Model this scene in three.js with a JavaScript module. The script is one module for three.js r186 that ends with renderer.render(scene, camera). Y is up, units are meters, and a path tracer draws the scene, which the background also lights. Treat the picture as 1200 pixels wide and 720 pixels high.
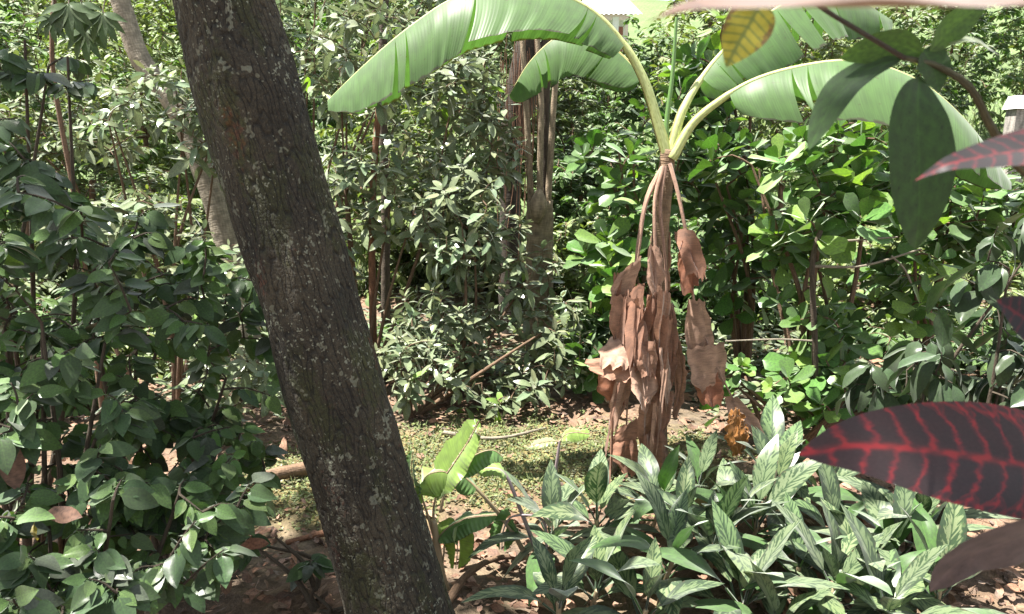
import * as THREE from 'three';
import { mergeGeometries } from 'three/addons/utils/BufferGeometryUtils.js';
import { createNoise2D, createNoise3D } from 'simplex-noise';

// ---------------------------------------------------------------- camera, sky, sun, exposure
const scene = new THREE.Scene();
const CAM_H = 1.9, PITCH = THREE.MathUtils.degToRad(12), FOV = 47, PW = 1200, PH = 720;
const FPX = PH / 2 / Math.tan(THREE.MathUtils.degToRad(FOV / 2));
const camera = new THREE.PerspectiveCamera(FOV, 1024 / 614, 0.02, 900);
camera.position.set(0, CAM_H, 0);
camera.rotation.set(-PITCH, 0, 0);
camera.focus = 3.6; camera.userData.fStop = 9;
const SKY_GAIN = 0.36;
const SUN = new THREE.Vector3(-0.36, 0.92, -0.08).normalize();
const rng = (s) => () => { s = (s + 0x6d2b79f5) | 0; let t = Math.imul(s ^ (s >>> 15), 1 | s); t = (t + Math.imul(t ^ (t >>> 7), 61 | t)) ^ t; return ((t ^ (t >>> 14)) >>> 0) / 4294967296; };
const n2 = createNoise2D(rng(11)), n3 = createNoise3D(rng(12));
{ // hazy tropical sky: pale blue air, bright towards the horizon, thin broken cloud everywhere
  const W = 512, Hh = 256, d = new Float32Array(W * Hh * 4);
  for (let j = 0; j < Hh; j++) for (let i = 0; i < W; i++) {
    const el = ((j + 0.5) / Hh - 0.5) * Math.PI, az = (i + 0.5) / W * 2 * Math.PI, y = Math.sin(el), x = Math.cos(el) * Math.cos(az), z = Math.cos(el) * Math.sin(az), h = Math.pow(1 - Math.max(0, y), 3);
    const c = Math.min(1, Math.max(0, 0.55 + 0.5 * n3(x * 2.2, y * 4, z * 2.2) + 0.25 * n3(x * 6, y * 10, z * 6))), o = (j * W + i) * 4;
    const air = [0.34 + 0.36 * h, 0.46 + 0.28 * h, 0.62 + 0.16 * h], cl = [0.98, 0.98, 0.97];
    for (let k = 0; k < 3; k++) d[o + k] = SKY_GAIN * (air[k] + (cl[k] - air[k]) * c * 0.85);
    d[o + 3] = 1;
  }
  const t = new THREE.DataTexture(d, W, Hh, THREE.RGBAFormat, THREE.FloatType); t.mapping = THREE.EquirectangularReflectionMapping; t.magFilter = THREE.LinearFilter; t.needsUpdate = true;
  scene.background = t; scene.environment = t;
}
const sun = new THREE.DirectionalLight(new THREE.Color(1, 0.955, 0.88), 5);
sun.name = 'sun'; sun.position.copy(SUN).multiplyScalar(60); sun.target.position.set(0, 0, -6); sun.castShadow = true; sun.shadow.radius = 1.4;
sun.shadow.mapSize.set(4096, 4096);
Object.assign(sun.shadow.camera, { left: -25, right: 25, top: 25, bottom: -25, near: 1, far: 140 });
scene.add(sun, sun.target);
const renderer = new THREE.WebGLRenderer({ antialias: true });
renderer.toneMapping = THREE.LinearToneMapping;
renderer.toneMappingExposure = 4.6;
renderer.shadowMap.enabled = true;

// ---------------------------------------------------------------- helpers
const V = (x, y, z) => new THREE.Vector3(x, y, z), UPV = V(0, 1, 0), PI = Math.PI;
const clamp = (x, a = 0, b = 1) => Math.min(b, Math.max(a, x)), mix = (a, b, t) => a + (b - a) * t;
const sstep = (a, b, x) => { const t = clamp((x - a) / (b - a)); return t * t * (3 - 2 * t); };
// direction of a pixel of the 1200 x 720 photograph, and the point where it meets the upright plane z
const FWD = V(0, -Math.sin(PITCH), -Math.cos(PITCH)), CUP = V(0, Math.cos(PITCH), -Math.sin(PITCH));
const ray = (px, py) => V((px - PW / 2) / FPX, 0, 0).addScaledVector(CUP, -(py - PH / 2) / FPX).add(FWD);
const atZ = (px, py, z) => { const d = ray(px, py); return d.multiplyScalar(z / d.z).add(camera.position); };
const hill = (x, z) => { const s = Math.max(0, -z - 7), e = s * s / (s + 3); return 0.26 * Math.min(e, 70) + 0.0; };
const H = (x, z) => hill(x, z) + 0.035 * n2(x * 0.9, z * 0.9) + 0.012 * n2(x * 4, z * 4) + (z < -8 ? 0.3 * n2(x * 0.15, z * 0.15) : 0);
const ground = (px, py) => { const d = ray(px, py); let t = 0; for (let i = 0; i < 4000; i++) { t += 0.01; if (CAM_H + d.y * t < H(d.x * t, d.z * t)) break; } return d.multiplyScalar(t).add(camera.position); };
const taken = {};
const numbered = (name) => { const k = taken[name] = (taken[name] ?? -1) + 1; return k ? name + '_' + String(k).padStart(3, '0') : name; };
function thing(name, label, category, pos = V(0, 0, 0), group) {
  const o = new THREE.Group(); o.name = numbered(name); o.position.copy(pos); o.userData = { label, category };
  if (group) o.userData.group = group;
  scene.add(o); o.updateMatrixWorld(true); return o;
}
function solid(name, geo, mat, parent) { const m = new THREE.Mesh(geo, mat); m.name = name; m.castShadow = m.receiveShadow = true; parent.add(m); return m; }
// geometry given in world metres, moved into the axes of its thing
function local(geo, parent) { return geo.translate(-parent.position.x, -parent.position.y, -parent.position.z); }
function part(name, geo, mat, parent, root = parent) { return solid(name, local(geo, root), mat, parent); }

function tube(pts, radius, segs = 10, sides = 6, bump) {
  const curve = new THREE.CatmullRomCurve3(pts), fr = curve.computeFrenetFrames(segs), len = curve.getLength();
  const pos = [], uv = [], idx = [], r = typeof radius === 'function' ? radius : () => radius;
  for (let i = 0; i <= segs; i++) {
    const t = i / segs, p = curve.getPointAt(t), N = fr.normals[i], B = fr.binormals[i];
    for (let j = 0; j <= sides; j++) {
      const a = j / sides * 2 * PI, rr = r(t) * (bump ? bump(t * len, a % (2 * PI), t) : 1), c = Math.cos(a) * rr, s = Math.sin(a) * rr;
      pos.push(p.x + N.x * c + B.x * s, p.y + N.y * c + B.y * s, p.z + N.z * c + B.z * s);
      uv.push(j / sides, t * len);
    }
  }
  const w = sides + 1;
  for (let i = 0; i < segs; i++) for (let j = 0; j < sides; j++) { const a = i * w + j, b = a + w; idx.push(a, a + 1, b, a + 1, b + 1, b); }
  for (const [row, flip] of [[0, 0], [segs, 1]]) { // end caps
    const c = pos.length / 3, p = curve.getPointAt(row / segs); pos.push(p.x, p.y, p.z); uv.push(0.5, row ? len : 0);
    for (let j = 0; j < sides; j++) { const a = row * w + j; flip ? idx.push(a, a + 1, c) : idx.push(a + 1, a, c); }
  }
  return build(pos, uv, idx);
}
function build(pos, uv, idx, col) {
  const g = new THREE.BufferGeometry();
  g.setAttribute('position', new THREE.Float32BufferAttribute(pos, 3)); g.setAttribute('uv', new THREE.Float32BufferAttribute(uv, 2));
  if (col) g.setAttribute('color', new THREE.Float32BufferAttribute(col, 3));
  g.setIndex(idx); g.computeVertexNormals(); return g;
}
const profile = (a, b) => { const m = a / (a + b), k = Math.pow(m, a) * Math.pow(1 - m, b); return (t) => Math.pow(Math.max(t, 0), a) * Math.pow(Math.max(1 - t, 0), b) / k; };
const SHAPES = { ovate: profile(0.52, 0.95), elliptic: profile(0.72, 0.8), obovate: profile(1.15, 0.42), lance: profile(0.8, 1.05), round: profile(0.42, 0.5) };
// one leaf: base at the origin, growing along +z, upper face +y. fold lifts the halves, bend droops the tip
function leafGeo({ L = 1, W = 0.4, shape = 'ovate', fold = 0.25, bend = 0.3, wave = 0.03, rows = 7, half = 2, stalk = 0.12, twist = 0, seed = 1, stalkR = 0.012 }) {
  const pos = [], uv = [], idx = [], f = SHAPES[shape], cols = half * 2;
  const mid = (t) => { const a = bend * t; return [0, Math.sin(a * 0.35) * L * 0.0 - L * bend * t * t * 0.5, L * t * (1 - 0.12 * bend * bend * t)]; };
  for (let i = 0; i <= rows; i++) {
    const t = i / rows, w = f(t) * W / 2, c = mid(t), tw = twist * t;
    for (let j = 0; j <= cols; j++) {
      const s = (j / half) - 1, x = s * w, y = Math.abs(s) * w * Math.tan(fold) * (1 - 0.35 * Math.abs(s)) + wave * L * Math.sin(t * 9 + seed + (s > 0 ? 1.3 : 0)) * Math.abs(s) * f(t);
      pos.push(x * Math.cos(tw) - y * Math.sin(tw), c[1] + y * Math.cos(tw) + x * Math.sin(tw), c[2] + stalk * L);
      uv.push(0.5 + x / W * 0.98, t);
    }
  }
  const w1 = cols + 1;
  for (let i = 0; i < rows; i++) for (let j = 0; j < cols; j++) {
    const a = i * w1 + j, b = a + w1;
    if (i > 0) idx.push(a, b, a + 1);
    if (i < rows - 1) idx.push(a + 1, b, b + 1);
  }
  if (stalk > 0) { // three-sided leaf stalk
    const o = pos.length / 3, r = stalkR * L;
    for (const z of [0, stalk * L * 1.02]) for (let k = 0; k < 3; k++) { const a = k / 3 * 2 * PI; pos.push(Math.cos(a) * r, Math.sin(a) * r, z); uv.push(0.5, 0.5); }
    for (let k = 0; k < 3; k++) { const n = (k + 1) % 3; idx.push(o + k, o + n, o + 3 + k, o + n, o + 3 + n, o + 3 + k); }
  }
  return build(pos, uv, idx);
}
function aim(pos, dir, up, scale, roll = 0) {
  const z = dir.clone().normalize(), x = V(0, 0, 0).crossVectors(up, z);
  if (x.lengthSq() < 1e-5) x.set(1, 0, 0); x.normalize();
  const y = V(0, 0, 0).crossVectors(z, x), m = new THREE.Matrix4().makeBasis(x, y, z);
  if (roll) m.multiply(new THREE.Matrix4().makeRotationZ(roll));
  m.scale(V(scale, scale, scale)); m.setPosition(pos); return m;
}

// ---------------------------------------------------------------- textures and materials
function dataTex(w, h, fn, srgb = true) {
  const d = new Uint8Array(w * h * 4);
  for (let y = 0; y < h; y++) for (let x = 0; x < w; x++) { const c = fn(x / w, y / h), o = (y * w + x) * 4; for (let k = 0; k < 3; k++) d[o + k] = clamp(c[k]) * 255; d[o + 3] = 255; }
  const t = new THREE.DataTexture(d, w, h); t.magFilter = THREE.LinearFilter; t.minFilter = THREE.LinearMipmapLinearFilter; t.wrapS = t.wrapT = THREE.RepeatWrapping; t.needsUpdate = true;
  if (srgb) t.colorSpace = THREE.SRGBColorSpace; return t;
}
// pinnate veins: a pale midrib, side veins sweeping to the tip, faint mottling
const veinTex = dataTex(128, 256, (u, v) => {
  const s = Math.abs(u - 0.5) * 2, m = Math.exp(-s * s * 900), k = (v - s * 0.16) * 9, side = Math.exp(-Math.pow((k - Math.round(k)) * 7, 2)) * (1 - s) * 0.9, n = 0.09 * n2(u * 6, v * 9) + 0.05 * n2(u * 22, v * 34);
  const spot = n2(u * 14 + 30, v * 20) > 0.8 ? -0.2 : 0, b = 0.80 + n + spot;
  return [b + 0.14 * m + 0.07 * side, b + 0.13 * m + 0.06 * side, b * 0.97 + 0.12 * m + 0.03 * side];
});
const aglaTexes = [[0, 0.05, 0.62], [60, 0.2, 0.72], [130, -0.15, 0.5]].map(([o, thr, rim]) => dataTex(256, 512, (u, v) => { // silver-green leaf, dark green blotches beside the veins, dark margin, a few brown nicks
  const s = (u - 0.5) * 2, a = Math.abs(s), m = Math.exp(-s * s * 420), q = v * 10 - a * 3.2 + o;
  const streak = n2(q + (s > 0 ? 40 : 0), a * 1.5 + o) + 0.55 * n2(q * 2.4 + 9, a * 4 + s * 3) + 0.35 * n2(u * 2 + o, v * 3), edge = sstep(rim, rim + 0.28, a + 0.14 * n2(v * 12 + o, s * 2));
  const dark = clamp(sstep(thr, thr + 0.4, streak) * 0.85 + edge + m * 0.7), g = 0.05 * n2(u * 40, v * 60), br = sstep(0.88, 1.02, a + 0.25 * n2(u * 6 + o, v * 9)) * 0.7 + (n2(u * 11 + o, v * 15) > 0.87 ? 0.5 : 0);
  return [mix(mix(0.62, 0.12, dark) + g, 0.40, br), mix(mix(0.69, 0.30, dark) + g, 0.28, br), mix(mix(0.55, 0.05, dark) + g, 0.15, br)];
}));
const crotonTex = dataTex(512, 1024, (u, v) => { // near-black blade, crimson midrib, side veins that fork and loop before the margin
  const s = (u - 0.5) * 2, a = Math.abs(s), wob = 0.006 * n2(a * 4 + (s > 0 ? 9 : 0), v * 16) + 0.003 * n2(a * 13, v * 40), k = (v + wob - a * a * 0.075 - a * 0.02 + (s > 0 ? 0.028 : 0)) * 14;
  const id = Math.round(k), line = Math.abs(k - id) / 14, vary = 0.75 + 0.5 * (0.5 + 0.5 * n2(id * 3.7, s > 0 ? 5 : 1)), wv = (0.0042 + 0.0046 * Math.pow(1 - a, 1.5)) * vary, fork = Math.abs(Math.abs(k - id) - 0.42 * sstep(0.55, 0.9, a)) / 14, loop = Math.abs(a - 0.84 + 0.05 * Math.cos(k * 2 * PI));
  const net = Math.abs(n2(u * 26, v * 40)), blot = 0.5 + 0.5 * n2(u * 5, v * 9);
  let r = Math.exp(-Math.pow(line / wv, 2)) + Math.exp(-Math.pow(a / 0.06, 2)) * 1.2 + 0.7 * sstep(0.5, 0.7, a) * Math.exp(-Math.pow(fork / 0.004, 2)) + 0.85 * Math.exp(-Math.pow(loop / 0.05, 2)) + 0.5 * sstep(0.9, 0.98, a) + 0.12 * (1 - sstep(0, 0.1, net));
  r = clamp(r * (0.7 + 0.4 * n2(u * 9, v * 14))); const g = 0.5 + 0.5 * n2(u * 30, v * 60), halo = 0.07 * clamp(1 - line / 0.016), fl = n2(u * 40, v * 70) > 0.85 ? 0.05 : 0;
  return [mix(0.15 + 0.03 * g + halo + 0.03 * blot + fl, 0.56, r), mix(0.10 + 0.03 * g + fl, 0.12 + 0.03 * blot, r), mix(0.11 + 0.03 * g + halo * 0.3 + fl, 0.155, r)];
});
const bananaTex = dataTex(256, 512, (u, v) => { // fine parallel veins across the blade
  const l = 0.025 * Math.sin(v * 2 * PI * 160) + 0.05 * n2(v * 150, u * 1.5) + 0.05 * n2(v * 30, u * 2) + 0.04 * n2(v * 7, u * 3);
  const rim = sstep(0.955, 0.995, u + 0.03 * n2(v * 25, 3)), sp = n2(u * 9, v * 30) > 0.86 ? 0.12 : 0;
  return [mix(0.86 + l - sp * 0.3, 0.62, rim), mix(0.87 + l - sp, 0.45, rim), mix(0.82 + l - sp, 0.30, rim)];
});
const yellowTex = dataTex(256, 512, (u, v) => { // yellowing leaf, green left along the veins, brown rim
  const s = (u - 0.5) * 2, a = Math.abs(s), k = (v - a * 0.13) * 8, line = Math.abs(k - Math.round(k)), net = Math.abs(n2(u * 16, v * 26));
  const g = clamp(Math.exp(-line * line * 70) + Math.exp(-a * a * 160) + 0.45 * (1 - sstep(0, 0.16, net)) + 0.2 * n2(u * 5, v * 5)), br = sstep(0.68, 0.98, a + 0.15 * n2(u * 7, v * 9));
  return [mix(mix(0.66, 0.40, g), 0.42, br), mix(mix(0.62, 0.44, g), 0.30, br), mix(mix(0.13, 0.11, g), 0.13, br)];
});
const deadTex = dataTex(256, 512, (u, v) => {
  const l = 0.07 * n2(v * 90, u * 3) + 0.10 * n2(u * 3, v * 5) + 0.04 * n2(u * 40, v * 40) - 0.12 * sstep(0.3, 0.8, n2(u * 2 + 9, v * 12)), b = 0.82 + l;
  return [b, b * 0.97, b * 0.95];
});
const soilTex = dataTex(1024, 1024, (u, v) => {
  const a = u * 2 * PI, b = v * 2 * PI, P = (k, o) => n3(Math.cos(a) * k + o, Math.sin(a) * k + Math.cos(b) * k, Math.sin(b) * k);
  const n = 0.5 + 0.22 * P(1.2, 0) + 0.2 * P(4, 7) + 0.16 * P(14, 3) + 0.14 * P(38, 9), w = 0.5 + 0.5 * P(3, 21);
  return [0.30 + 0.32 * n + 0.03 * w, 0.245 + 0.28 * n + 0.03 * w, 0.20 + 0.25 * n];
});
const barkField = (u, v) => { // 0 in the fissures, 1 on the plates; u round (metres), v along
  const wv = 0.009 * n2(u * 9, v * 6), f1 = Math.abs(n2((u + wv) * 30, v * 5.5)), f2 = Math.abs(n2((u - wv) * 60 + 50, v * 13)), cr = Math.abs(n2(u * 14 + 90, v * 34));
  return clamp(0.6 * sstep(0, 0.26, f1) + 0.25 * sstep(0, 0.3, f2) + 0.15 * sstep(0, 0.2, cr));
};
const BU = 1.1, BV = 2.6;
const barkTex = dataTex(1024, 2048, (uu, vv) => {
  const u = uu * BU, v = vv * BV, f = barkField(u, v), n = n2(u * 60, v * 40) * 0.5 + n2(u * 150, v * 110) * 0.5, big = n2(u * 3 + 5, v * 2.2);
  const lich = n2(u * 34 + 7, v * 28) + 0.6 * n2(u * 90, v * 80) + 0.45 * n2(u * 4, v * 3 + 40), L = sstep(0.88, 1.1, lich), moss = sstep(0.05, 0.75, n2(u * 5 + 70, v * 1.7) + 0.4 * n2(u * 26, v * 18)) * 0.75;
  const fleck = n2(u * 130 + 3, v * 75) > 0.86 ? 0.13 : 0, red = 1.2 * sstep(0.68, 0.95, n2(u * 5 + 21, v * 2.1 + 13) + 0.3 * n2(u * 40, v * 30));
  let b = 0.076 + 0.11 * f + 0.055 * n + 0.045 * big, c = [b * 1.07 + fleck, b * 0.97 + fleck, b * 0.76 + fleck];
  c = [mix(c[0], c[0] * 0.88, moss), mix(c[1], c[1] * 1.03, moss), mix(c[2], c[2] * 0.66, moss)];
  c = [c[0] * (1 + 0.22 * red), c[1] * (1 - 0.05 * red), c[2] * (1 - 0.1 * red)];
  const L2 = 0.75 * sstep(0.72, 0.86, n2(u * 11 + 31, v * 8 + 3) + 0.35 * n2(u * 48, v * 44)), k2 = Math.max(L, L2);
  return [mix(c[0], 0.42, k2), mix(c[1], 0.43, k2), mix(c[2], 0.375, k2)];
});
const barkBump = dataTex(1024, 2048, (uu, vv) => { const u = uu * BU, v = vv * BV, k = 0.7 * barkField(u, v) + 0.15 * (0.5 + 0.5 * n2(u * 110, v * 70)) + 0.15 * (0.5 + 0.5 * n2(u * 45, v * 30)); return [k, k, k]; }, false);
const smoothBarkTex = dataTex(256, 512, (u, v) => { // thin pale bark of the smaller trunks: rings, blotches
  const b = 0.78 + 0.10 * n2(u * 5, v * 9) + 0.08 * n2(u * 24, v * 12) + 0.07 * n2(u * 6 + 4, v * 60); return [b, b * 0.985, b * 0.955];
});
const rgb = (r, g, b) => new THREE.Color().setRGB(r, g, b);
const leafMat = (c, { coat = 0.8, cr = 0.3, tr = 0.36, map = veinTex, rough = 1 } = {}) => new THREE.MeshPhysicalMaterial({ color: c, map, roughness: rough, transmission: tr, thickness: 0, clearcoat: coat, clearcoatRoughness: cr, side: THREE.DoubleSide });
const tones = (c, n, spread, opts, seed = 5) => { const r = rng(seed); return Array.from({ length: n }, () => { const k = 1 + (r() - 0.5) * spread, w = (r() - 0.5) * spread * 0.6; return leafMat(rgb(c[0] * k * (1 + w), c[1] * k, c[2] * k * (1 - w)), opts); }); };
const woodMat = (c, rough = 0.9) => new THREE.MeshStandardMaterial({ color: rgb(...c), map: smoothBarkTex, bumpMap: smoothBarkTex, bumpScale: 0.006, roughness: rough });
const M = {
  twig: woodMat([0.11, 0.085, 0.06]), greyBark: woodMat([0.36, 0.32, 0.26]), tanBark: woodMat([0.34, 0.27, 0.19]), redBark: woodMat([0.30, 0.15, 0.09]), darkBark: woodMat([0.10, 0.075, 0.055]), brownBark: woodMat([0.22, 0.14, 0.09]),
};
// ---------------------------------------------------------------- plants made of twigs and leaves
const leafSize = (m, L) => { // how large a leaf shows in the photograph, 0 outside the frame
  const p = V(0, 0, 0.5).applyMatrix4(m), d = p.sub(camera.position), z = d.dot(FWD);
  if (z < 0.1) return 0;
  const x = 600 + d.x / z * FPX, y = 360 - d.dot(CUP) / z * FPX;
  return x < -30 || x > 1230 || y < -30 || y > 750 ? 0 : m.getMaxScaleOnAxis() * L / z * FPX;
};
// leaves: [{ m: world matrix, v: variant }]. The largest in the picture become parts, the rest one mass
function addLeaves(root, leaves, geos, mats, { max = 300, min = 9, restGeo, restColor, name = 'leaf', L = 1 } = {}) {
  const off = new THREE.Matrix4().makeTranslation(-root.position.x, -root.position.y, -root.position.z), r = rng(77 + leaves.length);
  for (const l of leaves) l.s = leafSize(l.m, L);
  leaves.sort((a, b) => b.s - a.s);
  const rest = [];
  leaves.forEach((l, i) => {
    const m = off.clone().multiply(l.m);
    if (i < max && l.s >= min) { const o = solid(name, geos[Math.floor(r() * geos.length)], l.mat ?? mats[Math.floor(r() * mats.length)], root); o.matrix.copy(m); o.matrix.decompose(o.position, o.quaternion, o.scale); }
    else rest.push(m);
  });
  if (rest.length) {
    const im = new THREE.InstancedMesh(restGeo ?? geos[0], mats[0], rest.length), c = new THREE.Color();
    rest.forEach((m, i) => { im.setMatrixAt(i, m); const k = 0.75 + r() * 0.5, w = (r() - 0.4) * 0.3; im.setColorAt(i, c.setRGB(k * (1 + w), k, k * (1 - w * 0.5))); });
    im.name = 'foliage'; im.userData.kind = 'stuff'; im.castShadow = im.receiveShadow = true; root.add(im);
  }
}
const inBlob = (b, r) => { for (;;) { const x = r() * 2 - 1, y = r() * 2 - 1, z = r() * 2 - 1, d = x * x + y * y + z * z; if (d < 1 && d > r() * (b.shell ?? 0.5)) return V(b.c.x + x * b.r[0], b.c.y + y * b.r[1], b.c.z + z * b.r[2]); } };
// limbs grow from base into the blobs; each twig tip joins the closest wood already there
function grow(base, blobs, nTwigs, { r, limbs = 5, limbR = 0.018, minStep = 0.06 }) {
  const nodes = [{ p: base.clone(), d: 0 }], limbCurves = [], twigs = [], total = blobs.reduce((s, b) => s + (b.w ?? 1), 0);
  const pick = () => { let k = r() * total; for (const b of blobs) { k -= b.w ?? 1; if (k <= 0) return b; } return blobs[0]; };
  for (let i = 0; i < limbs; i++) {
    const b = blobs[i % blobs.length], e = inBlob({ ...b, r: b.r.map((x) => x * 0.7), shell: 0 }, r), mid = base.clone().lerp(e, 0.45).add(V((r() - 0.5) * 0.3, 0.12 * base.distanceTo(e) * r(), (r() - 0.5) * 0.3));
    const pts = [base.clone().add(V((r() - 0.5) * 0.08, -0.05, (r() - 0.5) * 0.08)), mid, e];
    limbCurves.push(pts); const c = new THREE.CatmullRomCurve3(pts);
    for (let k = 3; k <= 16; k++) nodes.push({ p: c.getPoint(k / 16), d: k / 16 });
  }
  const tips = Array.from({ length: nTwigs }, () => inBlob(pick(), r)).sort((a, b) => a.distanceToSquared(base) - b.distanceToSquared(base));
  for (const tip of tips) {
    let best = null, bd = 1e9;
    for (const n of nodes) { const d = n.p.distanceToSquared(tip) * (n.p.y > tip.y + 0.15 ? 1.6 : 1); if (d < bd) { bd = d; best = n; } }
    const l = best.p.distanceTo(tip); if (l < minStep) continue;
    const mid = best.p.clone().lerp(tip, 0.5).add(V((r() - 0.5) * 0.2 * l, (0.05 + 0.15 * r()) * l, (r() - 0.5) * 0.2 * l)), pts = [best.p.clone(), mid, tip];
    twigs.push(pts); nodes.push({ p: mid, d: 1 }, { p: tip.clone(), d: 1 });
  }
  return { limbCurves, twigs, limbR };
}
function wood(root, g, mat, { twigR = 0.004, limbName = 'branch', sides = 5, twigSides = 4 } = {}) {
  for (const pts of g.limbCurves) part(limbName, tube(pts, (t) => mix(g.limbR, twigR * 1.2, t), 12, sides + 1), mat, root);
  if (g.twigs.length) { const o = part('twigs', mergeGeometries(g.twigs.map((p) => tube(p, (t) => mix(twigR * 1.25, twigR * 0.55, t), 4, twigSides))), mat, root); o.userData.kind = 'stuff'; }
}
function alongTwig(pts, n, r, { size, droop = 0.3, spread = 1, from = 0.25, jitter = 0.5, face = UPV }) { // alternate leaves
  const c = new THREE.CatmullRomCurve3(pts), out = [], a0 = r() * 6;
  for (let i = 0; i < n; i++) {
    const t = from + (1 - from) * (i + 0.7) / n, p = c.getPoint(Math.min(t, 1)), T = c.getTangent(Math.min(t, 0.99)), side = V(0, 0, 0).crossVectors(T, UPV);
    if (side.lengthSq() < 0.02) side.set(Math.cos(a0), 0, Math.sin(a0)); side.normalize().multiplyScalar(i % 2 ? 1 : -1);
    const last = i === n - 1, d = T.clone().multiplyScalar(last ? 1.2 : 0.45).addScaledVector(side, last ? 0.15 : spread).add(V((r() - 0.5) * jitter, -droop * (0.5 + r()), (r() - 0.5) * jitter));
    out.push({ m: aim(p, d, V(face.x + (r() - 0.5) * 0.9, face.y, face.z + (r() - 0.5) * 0.9).normalize(), size * (0.5 + 0.8 * r()), (r() - 0.5) * 0.8) });
  }
  return out;
}
function rosette(pts, n, r, { size, lift = 1.0, low = 0.0, jitter = 0.25 }) { // leaves spiralling round a shoot tip
  size *= 0.65 + 0.6 * r(); const tip = pts[2], axis = pts[2].clone().sub(pts[1]).normalize().multiplyScalar(0.6).add(V(0, 0.75, 0)).normalize(), a0 = r() * 6, X = V(0, 0, 0).crossVectors(axis, Math.abs(axis.y) > 0.95 ? V(1, 0, 0) : UPV).normalize(), Y = V(0, 0, 0).crossVectors(axis, X), out = [];
  for (let i = 0; i < n; i++) {
    const a = a0 + i * 2.4, k = i / Math.max(1, n - 1), el = mix(lift, low, k) + (r() - 0.5) * jitter, p = tip.clone().addScaledVector(axis, -k * size * 0.55);
    const d = X.clone().multiplyScalar(Math.cos(a)).addScaledVector(Y, Math.sin(a)).multiplyScalar(Math.cos(el)).addScaledVector(axis, Math.sin(el));
    out.push({ m: aim(p, d, axis, size * mix(0.55, 1.05, Math.min(1, k * 1.6 + 0.1)) * (0.85 + 0.3 * r()), (r() - 0.5) * 0.4), inner: k < 0.45 });
  }
  return out;
}
const blob = (px, py, z, rx, ry, rz, w = 1, shell = 0.4) => ({ c: atZ(px, py, z), r: [rx, ry, rz], w, shell });
function shrub({ name, label, category = 'shrub', group, base, blobs, twigs, seed, geos, mats, size, mode = 'along', leaves = 6, max = 300, min = 9, young, youngShare = 0.25, woodMat: wm = M.twig, twigR = 0.004, limbs = 5, limbR = 0.016, opts = {}, restGeo }) {
  const r = rng(seed), root = thing(name, label, category, base, group), g = grow(base, blobs, twigs, { r, limbs, limbR });
  wood(root, g, wm, { twigR });
  const list = [];
  for (const t of g.twigs) { const ls = ((mode === 'along' ? alongTwig : rosette)(t, Math.max(3, Math.round(leaves * (0.75 + 0.5 * r()))), r, { size, ...opts })); if (young && r() < youngShare) for (const l of ls) if (l.inner || r() < 0.3) l.mat = young; list.push(...ls); }
  addLeaves(root, list, geos, mats, { max, min, restGeo });
  return root;
}
const flat = (x, z) => V(x, H(x, z), z);
console.log('helpers ready');
// ---------------------------------------------------------------- ground
const mossAt = (x, z) => sstep(-0.05, 0.5, Math.max(1.25 - Math.hypot((x - 0.15) / 1.15, (z + 4.25) / 0.62), 1.2 - Math.hypot((x + 0.95) / 0.75, (z + 3.95) / 0.5), 0.95 - Math.hypot((x - 1.0) / 0.5, (z + 3.9) / 0.35)) + 0.28 * n2(x * 3, z * 3) + 0.22 * n2(x * 9, z * 9));
const grassAt = (x, z) => sstep(-8, -11, z + 1.2 * n2(x * 0.5, z * 0.5));
{
  const pos = [], uv = [], idx = [], col = [], xs = [], zs = [];
  for (let i = -70; i <= 70; i++) { const k = i / 70; xs.push(Math.sign(k) * (Math.abs(k) * 6 + Math.pow(Math.abs(k), 5) * 300)); }
  for (let i = 0; i <= 190; i++) { const k = i / 190; zs.push(8 - k * 20 - Math.pow(k, 7) * 330); }
  for (const z of zs) for (const x of xs) {
    pos.push(x, H(x, z), z); uv.push(x / 1.7, z / 1.7);
    const m = mossAt(x, z) * 0.75, g = grassAt(x, z), n = 1 + 0.25 * n2(x * 1.7, z * 1.7), red = 0.15 * n2(x * 0.8 + 9, z * 0.8);
    let c = [0.62 * n * (1 + red), 0.60 * n, 0.60 * n];
    c = [mix(c[0], 0.62, m), mix(c[1], 0.78, m), mix(c[2], 0.34, m)];
    c = [mix(c[0], 0.45 * n, g), mix(c[1], 0.95 * n, g), mix(c[2], 0.5 * n, g)];
    col.push(...c);
  }
  const w = xs.length;
  for (let j = 0; j < zs.length - 1; j++) for (let i = 0; i < w - 1; i++) { const a = j * w + i, b = a + w; idx.push(a, a + 1, b, a + 1, b + 1, b); }
  const g = build(pos, uv, idx, col), m = new THREE.MeshStandardMaterial({ map: soilTex, bumpMap: soilTex, bumpScale: 0.03, vertexColors: true, roughness: 1, side: THREE.DoubleSide });
  const o = solid('ground', g, m, scene); o.userData.kind = 'structure';
}
const deadMat = (c, tr = 0.2) => new THREE.MeshPhysicalMaterial({ color: rgb(...c), map: deadTex, roughness: 1, transmission: tr, thickness: 0, clearcoat: 0.12, clearcoatRoughness: 0.5, side: THREE.DoubleSide });
const dryGeos = [1, 2, 3].map((k) => leafGeo({ W: 0.42, shape: 'elliptic', fold: 0.5 - 0.3 * k, bend: -0.5 + 0.45 * k, wave: 0.07, twist: 0.5 * (k - 2), seed: k * 3, rows: 6 }));
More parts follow.
